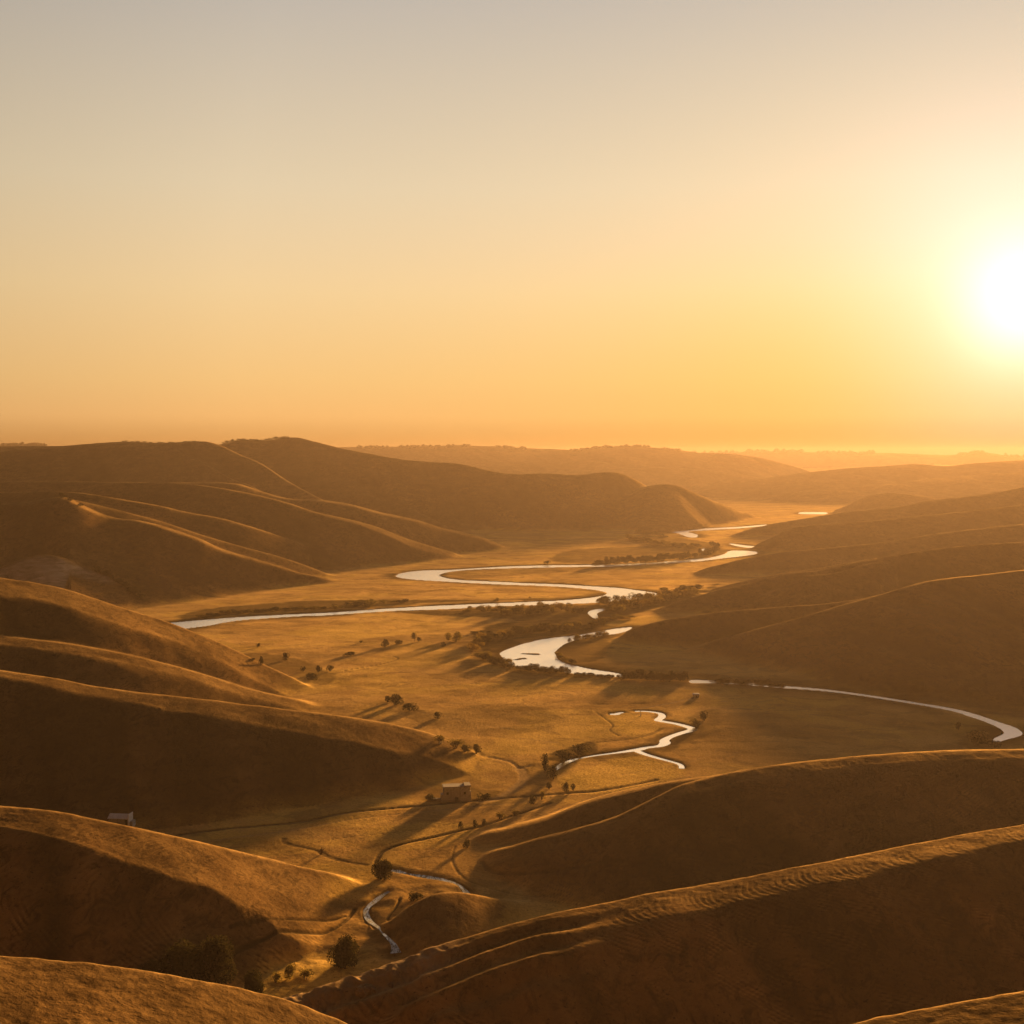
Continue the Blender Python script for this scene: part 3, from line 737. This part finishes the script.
# single plants that can be told apart: column, row of the foot, width, height in picture units
SINGLE = [
 (BIG, 180, 984, 50, 39, 'shrub', 'big round dark bush, left half of the large thicket in the bottom left gully'),
 (BIG, 211, 987, 52, 44, 'shrub', 'tallest dark bush, right half of the large thicket in the bottom left gully'),
 (BIG, 254, 995, 26, 22, 'shrub', 'low dark bush right of the large thicket, at the edge of the nearest slope'),
 (BIG, 150, 977, 26, 15, 'shrub', 'small dark bush left of the large thicket in the bottom left gully'),
 (BIG, 344, 969, 29, 30, 'shrub', 'upright dark bush left of the nearest brook bend'),
 (BUSH, 355, 953, 10, 12, 'shrub', 'small dark shrub touching the upper right of the upright bush by the nearest brook'),
 (OLIVE, 290, 978, 18, 14, 'shrub', 'straggly olive shrub between the two dark bushes in the bottom gully'),
 (OLIVE, 305, 980, 16, 11, 'shrub', 'low brownish shrub nearest to the upright bush in the bottom gully'),
 (OLIVE, 276, 983, 14, 10, 'shrub', 'low olive shrub beside the low dark bush in the bottom gully'),
 (BIG, 382, 879, 21, 18, 'shrub', 'round dark bush standing on the brook where it shines white'),
 (BUSH, 415, 899, 20, 7, 'shrub', 'flat dark shrub below the white bend of the brook'),
 (BUSH, 467, 848, 9, 9, 'shrub', 'small dark shrub at the left tip of the low ribbed hill'),
 (BUSH, 545, 772, 12, 19, 'bush', 'tall dark bush left of the bright start of the little creek'),
 (BUSH, 553, 779, 12, 15, 'bush', 'dark bush just below the tall one left of the little creek'),
 (BUSH, 565, 762, 24, 11, 'bush', 'wide low thicket above the bright start of the little creek, left piece'),
 (BUSH, 581, 757, 22, 12, 'bush', 'wide low thicket above the bright start of the little creek, right piece'),
 (BUSH, 549, 789, 8, 8, 'bush', 'round dark bush, leftmost of three along the field road'),
 (BUSH, 565, 792, 9, 10, 'bush', 'round dark bush, middle and largest of three along the field road'),
 (BUSH, 573, 791, 6, 7, 'bush', 'small round bush, rightmost of three along the field road'),
 (BUSH, 396, 705, 16, 12, 'bush', 'tallest bush on the left hill foot, in the middle of the valley'),
 (BUSH, 411, 711, 18, 8, 'bush', 'wide low bush right of the tallest one on the left hill foot'),
 (BUSH, 388, 703, 9, 7, 'bush', 'small bush touching the left of the tallest one on the hill foot'),
 (BUSH, 438, 719, 10, 7, 'bush', 'lone dark bush below and right of the pair on the left hill foot'),
 (BUSH, 477, 754, 10, 10, 'bush', 'rounded bush at the very end of the scrubby hill toe'),
 (OLIVE, 455, 748, 18, 8, 'bush', 'brown scrub bush in the middle of the hill toe above the stone barn'),
 (OLIVE, 440, 744, 18, 8, 'bush', 'brown scrub bush at the upper end of the hill toe above the stone barn'),
 (BUSH, 466, 752, 14, 7, 'bush', 'dark scrub bush left of the last bush on the hill toe above the barn'),
 (TREE, 414, 642, 6, 9, 'tree', 'upright small tree right of the bush cluster in the mid meadow'),
 (BUSH, 385, 647, 10, 8, 'bush', 'round bush, leftmost of the cluster in the mid meadow'),
 (BUSH, 398, 645, 12, 5, 'bush', 'low bush between the round bush and the small tree in the mid meadow'),
 (BUSH, 419, 642, 5, 5, 'bush', 'tiny bush touching the right of the small meadow tree'),
 (OLIVE, 455, 642, 14, 9, 'bush', 'olive bush in the meadow left of the river pool'),
 (OLIVE, 448, 641, 8, 8, 'bush', 'narrow olive bush beside the wider one left of the river pool'),
 (BUSH, 443, 647, 6, 5, 'bush', 'small dark bush just below the olive pair left of the river pool'),
 (BUSH, 361, 643, 4, 2.5, 'bush', 'tiny dark bush alone left of the meadow cluster'),
 (BUSH, 258, 648, 5, 5, 'bush', 'single cone shaped bush on the meadow above the left hill'),
 (BUSH, 350, 656, 14, 4, 'bush', 'flat wide bush above the winding ditch in the meadow'),
 (BUSH, 261, 666, 6, 10, 'bush', 'narrow upright bush on the left hill slope'),
 (BUSH, 286, 661, 9, 8, 'bush', 'round bush where the left hill meets the meadow'),
 (BUSH, 303, 672, 6, 6, 'bush', 'small bush in the gully at the toe of the left hill'),
 (BUSH, 312, 680, 16, 7, 'bush', 'spreading low bush in the gully at the toe of the left hill'),
 (BUSH, 319, 673, 9, 7, 'bush', 'bush at the head of the winding ditch, left one'),
 (BUSH, 330, 672, 9, 6, 'bush', 'bush at the head of the winding ditch, right one'),
 (BUSH, 252, 662, 8, 3, 'bush', 'very low scrub left of the narrow upright bush on the slope'),
 (BUSH, 62, 498, 9, 6, 'bush', 'dark bush on the highest point of the dull left hill'),
 (BUSH, 70, 501, 9, 4, 'bush', 'low dark scrub just right of the hilltop bush'),
 (BUSH, 80, 507, 7, 3.5, 'bush', 'small scrub lower right along the hilltop'),
 (BUSH, 704, 721, 10, 11, 'tree', 'dark bushy tree right of the creek meander, in the shade'),
 (OLIVE, 696, 727, 14, 8, 'bush', 'dull scrub at the foot of the bushy tree by the meander'),
 (BUSH, 958, 730, 8, 8, 'bush', 'brown bush in the shaded field left of the right hand river bend'),
 (BUSH, 978, 745, 26, 14, 'bush', 'wide dark thicket inside the right hand river bend'),
 (BUSH, 995, 748, 16, 9, 'bush', 'low thicket right of the wide one inside the river bend'),
 (BUSH, 484, 826, 7, 8, 'bush', 'narrow bush in the broken hedge, third from its left end'),
 (BUSH, 475, 828, 6, 9, 'bush', 'narrow bush in the broken hedge, second from its left end'),
 (BUSH, 461, 829, 6, 8, 'bush', 'leaning bush at the left end of the broken hedge'),
 (OLIVE, 500, 820, 12, 6, 'bush', 'low yellowish bush in the middle of the broken hedge'),
 (OLIVE, 515, 816, 10, 6, 'bush', 'low yellowish bush in the right half of the broken hedge'),
 (BUSH, 533, 805, 9, 9, 'bush', 'dark bush at the right end of the broken hedge, by the road'),
 (OLIVE, 542, 800, 8, 9, 'bush', 'pale thin bush on the road verge beyond the broken hedge'),
 (BUSH, 445, 641, 0.1, 0.1, None, None),
 (TREE, 547, 566.5, 7, 4.5, 'bush', 'dark clump on the bank of the uppermost river arm'),
 (BUSH, 430, 801, 12, 7, 'bush', 'dark scrub against the left wall of the stone barn'),
 (BUSH, 484, 800, 14, 8, 'bush', 'dark scrub against the right end of the stone barn'),
]
for S in SINGLE:
    if S[5] is None: continue
    plant_px(S[0], S[1], S[2], S[3], S[4], S[5], S[6], S[5] if S[5] != 'shrub' else 'shrub')

def belt(kindset, line, n, w, h, label, group, jit=1.5, name='riverside_bush', cat='bush', hj=.35):
    P = smooth_open(line, 6)
    L = np.concatenate([[0], np.cumsum(np.hypot(*np.diff(P, axis=0).T))])
    n = int(n * 1.3)
    for k in range(n):
        s = L[-1] * (k + random.uniform(.0, 1)) / n
        u = np.interp(s, L, P[:, 0]); v = np.interp(s, L, P[:, 1]) + random.uniform(-jit, jit)
        x, y, z = hit(u, v)
        if z < -.6: continue
        ks = kindset if not isinstance(kindset[0][0], tuple) else random.choice(kindset)
        plant(ks, x, y, z - .1, w * random.uniform(.8, 1.9) * y / F, h * random.uniform(.55, 1.1) * y / F, name, label, cat, group, False)

MIX = [BUSH, OLIVE, OLIVE]; MIXY = [OLIVE, OLIVE, YELLOW, BUSH]
belt(MIX, [(195,617),(240,613.5),(290,610.5),(340,608.5),(375,606.5)], 24, 9, 4.5, 'one of the dark bushes in the row behind the left arm of the river', 'bushes behind the left river arm', .8)
belt(MIX, [(345,605.5),(370,603.5),(408,602.5)], 8, 7, 4.5, 'one of the bushes in the sparse row on the flat above the left river arm', 'bushes on the flat above the left river arm', .8)
belt(MIX, [(466,611.5),(480,611.5),(500,611),(520,611)], 9, 9, 5, 'one of the low bushes below the left river arm, left of the large loop', 'bushes below the river arm', 1)
belt(MIXY, [(505,615),(530,614),(560,612),(585,612)], 15, 10, 9, 'one of the olive bushes in the belt between river arm and meadow', 'olive belt between the river arms', 2.5)
belt(MIXY, [(600,606.5),(625,605),(645,602),(662,600),(680,596),(700,591)], 24, 9, 8, 'one of the olive bushes on the outer bank of the loop, towards the hill', 'bushes along the outer bank of the river loop', 3.5)
belt(MIXY, [(605,614),(625,611),(650,605),(672,600)], 14, 9, 7, 'one of the bushes on the meadow side of the belt by the small pond', 'bushes between the pond and the hill foot', 2)
belt([YELLOW, OLIVE], [(603,622),(615,620),(632,619)], 6, 9, 3.5, 'one of the yellow bushes right of the small pond', 'yellow bushes by the pond', 1)
belt(MIX, [(660,590),(672,594),(690,588),(700,586)], 8, 8, 4, 'one of the dull bushes behind the tip of the river loop', 'bushes behind the loop tip', 1.5)
belt([BUSH, BUSH, OLIVE], [(604,624),(590,628),(570,630),(550,631),(530,632),(516,634)], 24, 9, 8, 'one of the dark bushes above the river pool', 'dark bushes above the river pool', 2)
belt([BUSH, OLIVE, YELLOW], [(512,637),(500,639),(488,642),(476,647),(474,653)], 14, 9, 8, 'one of the bushes curving round the left of the river pool', 'bushes left of the river pool', 2)
belt([BUSH, OLIVE], [(478,656),(488,661),(500,664),(512,668)], 14, 9, 7, 'one of the bushes at the lower left bank of the river pool', 'bushes lower left of the river pool', 1.8)
belt([BUSH], [(518,670),(535,671.5),(552,673),(570,674)], 15, 7, 7, 'one of the dark round bushes standing in front of the river pool', 'bushes in front of the river pool', .8)
belt([BUSH], [(574,676),(590,677),(606,678),(620,678)], 9, 7, 4, 'one of the small bushes in front of the narrow tail of the pool', 'bushes before the pool tail', .6)
belt([BUSH, OLIVE], [(558,648),(562,645),(570,643),(582,639.5),(596,638),(607,636)], 13, 6, 6, 'one of the bushes on the spit on the right of the river pool', 'bushes on the river spit', .8)
belt([BUSH, OLIVE], [(557,655),(562,660),(575,664)], 7, 6, 4, 'one of the low bushes at the spit edge, by the pool outlet', 'bushes at the spit edge', .8)
belt([BUSH], [(626,680),(640,680.5),(655,681),(670,681.5),(686,682)], 18, 9, 10, 'one of the tall dark bushes in the hedge right of the pool tail', 'tall hedge right of the pool tail', .7)
belt([BUSH], [(714,684),(730,685),(750,686.5),(768,687.5),(784,688.5)], 17, 8, 7, 'one of the dark bushes in the long hedge beside the shaded river', 'long hedge beside the shaded river', .7)
belt([TREE, TREE, BUSH], [(592,567),(605,566.5),(615,565),(630,564.5),(650,563.5),(675,561),(690,559.5)], 32, 7, 8, 'one of the small trees lining the uppermost river arm', 'trees lining the upper river arm', 1.0, 'tree', 'tree')
belt([TREE, BUSH], [(692,558),(705,555),(718,551),(712,547)], 10, 6, 6, 'one of the small trees around the short water strip at the valley bend', 'trees at the valley bend', 1.5, 'tree', 'tree')
belt([BUSH, OLIVE], [(626,540),(645,543),(665,546),(690,548),(700,547)], 20, 8, 5, 'one of the bushes in the dotted line left of the valley bend', 'far dotted bushes', 1.2)
belt([BUSH], [(634,534),(650,535),(668,537)], 7, 7, 3.5, 'one of the faint bushes under the farthest river bend', 'faint far bushes', 1)
belt([BUSH], [(95,572),(105,576),(118,583),(130,590),(143,599)], 13, 8, 6, 'one of the dark bushes growing down the edge of the grey scarp', 'bushes on the scarp edge', 1.2, 'scarp_bush')
belt([BUSH], [(223,444.4),(235,441.8),(250,442),(262,441.6),(275,440),(290,438.6)], 22, 4, 2.6, 'one of the tiny trees on the skyline of the big left hill', 'trees on the left skyline', .1, 'tree', 'tree')
belt([BUSH], [(120,442.5),(165,443.5),(190,443),(205,443)], 12, 4, 1.6, 'one of the faint shrubs on the crest left of the skyline notch', 'shrubs on the far left crest', .1)
belt([BUSH, OLIVE], [(480,602),(500,601),(530,599.5)], 3, 4, 3, 'one of the three tiny bushes between the two long river arms', 'tiny bushes between river arms', .3)
belt([BUSH], [(473,633.5),(480,634),(492,633.5)], 4, 5, 3, 'one of the tiny dark bushes in the meadow left of the olive belt', 'tiny meadow bushes', .3)

# far woods on the plateau: one mass
def far_woods():
    rng = random.Random(3); V, Fc = [], []
    def clump(x, y, z, w, h):
        b = len(V); n = 7
        V.append((x, y, z + h * rng.uniform(.85, 1.1)))
        for ring, (f, zz) in enumerate(((.6, .75), (1, .4), (.8, -.1))):
            for k in range(n):
                a = 6.283 * (k + .5 * ring) / n
                r = w * f * rng.uniform(.75, 1.15)
                V.append((x + r*math.cos(a), y + r*math.sin(a), z + h*zz*rng.uniform(.85, 1.15)))
        for k in range(n): Fc.append((b, b+1+k, b+1+(k+1)%n))
        for q in range(2):
            for k in range(n):
                Fc.append((b+1+q*n+k, b+1+(q+1)*n+k, b+1+(q+1)*n+(k+1)%n, b+1+q*n+(k+1)%n))
    def row(line, n, w, h, dens_seed):
        P = np.array(line, float)
        for k in range(n):
            u = rng.uniform(P[0,0], P[-1,0])
            if float(vnoise(np.array([u/14.0]), np.array([0.5]), dens_seed)[0]) < -.25: continue
            D = np.interp(u, P[:,0], P[:,1]) + rng.uniform(-60, 60)
            x = (u - 512)/F*D
            clump(x, D, zat(x, D) - 1, w*rng.uniform(.5, 1.3), h*rng.uniform(.4, 1.3))
    row([(350,5600),(500,5500),(580,5400),(690,5300)], 330, 11, 9, 5)
    row([(690,8800),(1060,8800)], 300, 22, 20, 6)
    row([(0,5000),(48,5000)], 30, 10, 9, 8)
    me = bpy.data.meshes.new('far_woods'); me.from_pydata(V, [], Fc); me.update(); me.materials.append(M_LEAF)
    props(link(bpy.data.objects.new('far_woods', me)), 'far woods along the hazy plateau on the horizon', 'woods', None, 'stuff')
far_woods()

# ------------------------------------------------------------------ buildings
def build(name, boxes, material, parent=None, loc=None, rz=0):
    """boxes: (x0,x1,y0,y1,z0,z1[,taper])"""
    V, Fc = [], []
    for b in boxes:
        x0, x1, y0, y1, z0, z1 = b[:6]; t = b[6] if len(b) > 6 else 0
        i = len(V)
        V += [(x0,y0,z0),(x1,y0,z0),(x1,y1,z0),(x0,y1,z0),(x0+t,y0+t,z1),(x1-t,y0+t,z1),(x1-t,y1-t,z1),(x0+t,y1-t,z1)]
        Fc += [(i,i+3,i+2,i+1),(i+4,i+5,i+6,i+7),(i,i+1,i+5,i+4),(i+1,i+2,i+6,i+5),(i+2,i+3,i+7,i+6),(i+3,i,i+4,i+7)]
    me = bpy.data.meshes.new(name); me.from_pydata(V, [], Fc); me.update(); me.materials.append(material)
    o = link(bpy.data.objects.new(name, me)); o.parent = parent
    if loc: o.location = loc
    return o

x, y, z = hit(456, 803)
b1 = link(bpy.data.objects.new('stone_barn', None)); b1.location = (x, y + 3, z - .3); b1.rotation_euler = (0, 0, .13); b1.scale = (.92, .92, .88)
props(b1, 'grey roofless looking stone barn with flat top at the foot of the left hill', 'barn')
build('wall', [(-5.8,5.8,-2.6,2.6,-.8,6.6,.25)], M_STONE, b1)
build('buttress', [(-6.9,-5.5,-2.4,1.4,-.8,3.4,.2)], M_STONE, b1)
build('buttress', [(5.5,6.2,-2.3,-1.0,-.8,4.6,.15)], M_STONE, b1)
build('roof', [(-5.95,3.2,-2.75,2.75,6.603,6.95,.05)], M_ROOF, b1)
build('parapet', [(3.2,6.0,-2.75,2.75,6.603,7.35,.05)], M_ROOF, b1)
for x0 in (-2.3, 1.4): build('pilaster', [(x0,x0+.45,-2.85,-2.3,-.8,6.3)], M_STONE, b1)
build('door', [(-.9,.7,-2.66,-2.30,-.8,2.2)], M_DARK, b1)
for x0 in (-4.4, 3.0): build('window', [(x0,x0+.9,-2.60,-2.2,3.4,4.5)], M_DARK, b1)
w = build('low_wall', [(-4.2,4.2,-.35,.35,-.6,.9),(3.2,4.2,-.4,.4,.9,1.3)], M_STONE, None, hit(438, 801), .1)
props(w, 'broken low stone wall running left from the stone barn', 'wall')

y = 449.0; x = (121 - 512) / F * y
b2 = link(bpy.data.objects.new('shed', None)); b2.location = (x, y, zat(x, y) + .1); b2.rotation_euler = (0, 0, -.12)
props(b2, 'small long pale shed with sheet roof behind the near left hill', 'shed')
build('wall', [(-3.9,3.6,-1.7,1.7,-1.5,2.1)], M_STONE, b2)
def gable_roof():
    V = [(-4.2,-2.1,2.0),(3.4,-2.1,2.0),(3.4,0,3.3),(-4.2,0,3.3),(-4.2,2.1,2.0),(3.4,2.1,2.0),
         (-4.2,-2.1,2.15),(3.4,-2.1,2.15),(3.4,0,3.45),(-4.2,0,3.45),(-4.2,2.1,2.15),(3.4,2.1,2.15)]
    Fc = [(0,3,2,1),(3,4,5,2),(6,7,8,9),(9,8,11,10),(0,1,7,6),(4,10,11,5),(1,2,8,7),(2,5,11,8),(0,6,9,3),(3,9,10,4)]
    me = bpy.data.meshes.new('roof'); me.from_pydata(V, [], Fc); me.update(); me.materials.append(M_METAL)
    o = link(bpy.data.objects.new('roof', me)); o.parent = b2
gable_roof()
build('gable_wall', [(3.42,3.75,-1.9,1.9,-1.5,3.7,.05)], M_METAL, b2)
build('door', [(2.2,3.1,-1.76,-1.55,-1.5,1.8)], M_DARK, b2)
build('lean_to', [(3.76,5.0,-1.4,1.4,-1.5,1.1,.1)], M_STONE, b2)

# white marker post inside the creek meander
x, y, z = hit(640.5, 716.5)
mp = build('marker_post', [(-.28,.28,-.2,.2,-.3,2.3,.05),(-.36,.36,-.28,.28,2.303,2.5,.08)], M_WHITE, None, (x, y, z))
props(mp, 'white marker post standing inside the creek meander', 'post')
# pale hut at the end of the field path
x, y, z = hit(696, 697.5)
ph = link(bpy.data.objects.new('small_hut', None)); ph.location = (x, y, z); props(ph, 'tiny grey hut at the end of the pale field path in the shade', 'hut')
build('wall', [(-1.7,1.7,-1.2,1.2,-.4,1.7)], M_STONE, ph); build('roof', [(-1.95,1.95,-1.45,1.45,1.703,2.2,.6)], M_METAL, ph)
build('door', [(-.4,.4,-1.24,-1.1,-.4,1.3)], M_DARK, ph)

# dead shrub over the ditch
def dead_shrub(u, v, h):
    x, y, z = hit(u, v); rng = random.Random(4); V, Fc = [], []
    def twig(p, q, r0, r1):
        b = len(V)
        for c, r in ((p, r0), (q, r1)):
            for k in range(5):
                a = 6.283*k/5; V.append((c[0]+r*math.cos(a), c[1]+r*math.sin(a), c[2]))
        for k in range(5): Fc.append((b+k, b+(k+1)%5, b+5+(k+1)%5, b+5+k))
    for k in range(9):
        a = rng.uniform(0, 6.28); l = rng.uniform(.3, .9)*h
        m = (l*.5*math.cos(a), l*.5*math.sin(a), h*rng.uniform(.4,.7)); twig((0,0,-.2), m, .12, .07)
        for j in range(3):
            a2 = a + rng.uniform(-.9, .9); q = (m[0]+l*.5*math.cos(a2), m[1]+l*.5*math.sin(a2), m[2]+h*rng.uniform(.1,.4)); twig(m, q, .07, .02)
    me = bpy.data.meshes.new('dead_shrub'); me.from_pydata(V, [], Fc); me.update(); me.materials.append(M_BARK)
    o = link(bpy.data.objects.new('dead_shrub', me)); o.location = (x, y, z)
    props(o, 'leafless shrub leaning over the dark ditch bend', 'shrub')
dead_shrub(321, 855, 2.6)

# rock outcrop at the low end of the near right hill
def rock(u, v, sx, sy, sz, seed, label, nm='rock_outcrop'):
    import bmesh
    x, y, z = hit(u, v)
    bm = bmesh.new(); bmesh.ops.create_icosphere(bm, subdivisions=5, radius=1)
    c = np.array([vv.co[:] for vv in bm.verts])
    n = fbm(c[:,0]*2.2 + c[:,2]*1.3 + seed, c[:,1]*2.2 - c[:,2] + seed, seed, 5, .6)
    cr = 1 - np.abs(fbm(c[:,0]*5 + seed, c[:,1]*3 + c[:,2]*1.2, seed + 9, 3)) * 2
    for vv, a, b in zip(bm.verts, n, cr):
        vv.co *= 1 + .35 * float(a) + .07 * float(b)
        vv.co.x *= sx; vv.co.y *= sy; vv.co.z *= sz
    me = bpy.data.meshes.new(nm); bm.to_mesh(me); bm.free()
    for p in me.polygons: p.use_smooth = True
    me.materials.append(M_ROCK)
    o = link(bpy.data.objects.new(nm, me)); o.location = (x, y + sy*.3, z - sz*.35); o.rotation_euler = (0, .15, .5)
    props(o, label, 'rock')
rock(368, 992, 2.6, 2.2, 1.5, 3, 'brown weathered rock knob at the low end of the near right hill')
rock(392, 986, 1.1, 1.0, .6, 5, 'smaller brown rock right of the weathered knob')

# ------------------------------------------------------------------ haze
me = bpy.data.meshes.new('haze')
hx, y0, y1, z0, z1 = 14800, -3300, 10500, -6.5, 190
V = [(-hx,y0,z0),(hx,y0,z0),(hx,y1,z0),(-hx,y1,z0),(-hx,y0,z1),(hx,y0,z1),(hx,y1,z1),(-hx,y1,z1)]
me.from_pydata(V, [], [(0,3,2,1),(4,5,6,7),(0,1,5,4),(1,2,6,5),(2,3,7,6),(3,0,4,7)]); me.update()
hz = props(link(bpy.data.objects.new('haze', me)), 'warm evening haze lying over the valley', 'haze', None, 'stuff')
m, nt, out = mat('evening_haze')
vol = nt.nodes.new('ShaderNodeVolumePrincipled')
vol.inputs['Color'].default_value = (.094,.074,.060,1)
vol.inputs['Density'].default_value = 0.000105
vol.inputs['Anisotropy'].default_value = .5
nt.links.new(vol.outputs[0], out.inputs['Volume']); me.materials.append(m)

# ------------------------------------------------------------------ light
sd = (math.sin(SUN_AZ)*math.cos(SUN_EL), math.cos(SUN_AZ)*math.cos(SUN_EL), math.sin(SUN_EL))
ld = bpy.data.lights.new('sun', 'SUN'); ld.energy = 5.0; ld.angle = math.radians(5.0); ld.color = (1, .53, .17)
so = link(bpy.data.objects.new('sun', ld))
import mathutils
so.rotation_euler = mathutils.Vector((-sd[0], -sd[1], -sd[2])).to_track_quat('-Z', 'Y').to_euler()
so.location = (600, 1500, 400)

world = bpy.data.worlds.new('World'); scene.world = world; world.use_nodes = True
nt = world.node_tree; nt.nodes.clear(); g = N(nt)
dirv = g.n('ShaderNodeTexCoord').outputs['Generated']
nrm = g.n('ShaderNodeVectorMath', operation='NORMALIZE'); g.l(dirv, nrm.inputs[0]); dv = nrm.outputs[0]
sep = g.n('ShaderNodeSeparateXYZ'); g.l(dv, sep.inputs[0]); e = sep.outputs['Z']
gu, gv = 1025, 302                      # where the sun stands
gs = mathutils.Vector(((gu-512)/F, 1, (HV-gv)/F)).normalized()
dt = g.n('ShaderNodeVectorMath', operation='DOT_PRODUCT'); g.l(dv, dt.inputs[0]); dt.inputs[1].default_value = gs
ang = g.math('MULTIPLY', g.math('ARCCOSINE', g.math('MINIMUM', dt.outputs['Value'], 1.0)), 57.2958)   # degrees from the sun
base = g.ramp(e, [(0, (.42,.20,.06)), (.012, (.62,.31,.095)), (.03, (.84,.46,.165)), (.06, (.84,.515,.205)), (.13, (.80,.575,.30)), (.21, (.69,.56,.37)), (.36, (.45,.41,.365)), (.6, (.19,.20,.22)), (1, (.09,.11,.15))])
# band of warm light spreading from the sun
g1 = g.math('POWER', 2.71828, g.math('MULTIPLY', ang, -1/13.0))
lowk = g.ramp(e, [(0, (.15,.15,.15)), (.14, (1,1,1))])
tint = g.mix(1.0, g.ramp(e, [(0, (.9,.80,.0)), (.08, (.88,.73,.15)), (.14, (.90,.66,.45)), (.3, (.95,.76,.48))]), lowk, 'MULTIPLY')
vm = g.n('ShaderNodeVectorMath', operation='SCALE'); g.l(tint, vm.inputs[0]); g.l(g.math('MULTIPLY', g1, .85), vm.inputs['Scale'])
ad = g.n('ShaderNodeVectorMath', operation='ADD'); g.l(vm.outputs[0], ad.inputs[0]); ad.inputs[1].default_value = (1,1,1)
lowb = g.math('MULTIPLY', g.math('MULTIPLY', g1, g.math('SUBTRACT', 1.0, g.math('MULTIPLY', e, 6.0), True), True), .75)
cb = g.n('ShaderNodeCombineXYZ'); cb.inputs[0].default_value = 1; cb.inputs[1].default_value = 1; g.l(g.math('SUBTRACT', 1.0, lowb, True), cb.inputs[2])
col = g.mix(1.0, g.mix(1.0, base, ad.outputs[0], 'MULTIPLY'), cb.outputs[0], 'MULTIPLY')
# darker away from the sun
back = g.n('ShaderNodeMapRange'); back.inputs['From Min'].default_value = 35; back.inputs['From Max'].default_value = 110
back.inputs['To Min'].default_value = 1; back.inputs['To Max'].default_value = .055; g.l(ang, back.inputs['Value'])
sc = g.n('ShaderNodeVectorMath', operation='SCALE'); g.l(col, sc.inputs[0]); g.l(back.outputs[0], sc.inputs['Scale'])
def lobe(width, amp, c):
    q = g.math('DIVIDE', ang, width); q = g.math('MULTIPLY', g.math('MULTIPLY', q, q), -1.0)
    v = g.n('ShaderNodeVectorMath', operation='SCALE'); v.inputs[0].default_value = c
    g.l(g.math('MULTIPLY', g.math('POWER', 2.71828, q), amp), v.inputs['Scale']); return v.outputs[0]
s1 = g.n('ShaderNodeVectorMath', operation='ADD'); g.l(sc.outputs[0], s1.inputs[0]); g.l(lobe(2.3, .6, (.8,.9,1.0)), s1.inputs[1])
s2 = g.n('ShaderNodeVectorMath', operation='ADD'); g.l(s1.outputs[0], s2.inputs[0]); g.l(lobe(6.2, .42, (.5,.40,.80)), s2.inputs[1])
bg = g.n('ShaderNodeBackground'); g.l(s2.outputs[0], bg.inputs[0]); bg.inputs['Strength'].default_value = 1.07 / 2 ** EXPO
wo = g.n('ShaderNodeOutputWorld'); g.l(bg.outputs[0], wo.inputs[0])

# ------------------------------------------------------------------ camera and render settings
cam = bpy.data.cameras.new('camera'); co = link(bpy.data.objects.new('camera', cam))
co.location = (0, 0, H); co.rotation_euler = (math.pi/2, 0, 0)
cam.sensor_width = 36; cam.lens = 36 * F / 1024
cam.shift_y = (HV - 512) / 1024
cam.clip_start = 1; cam.clip_end = 60000
scene.camera = co
vs = scene.view_settings; vs.view_transform = 'Standard'; vs.look = 'None'; vs.exposure = EXPO; vs.gamma = 1
scene.cycles.use_denoising = True
scene.cycles.max_bounces = 5; scene.cycles.diffuse_bounces = 2; scene.cycles.glossy_bounces = 2
scene.cycles.transmission_bounces = 2; scene.cycles.volume_bounces = 0
scene.cycles.use_adaptive_sampling = True
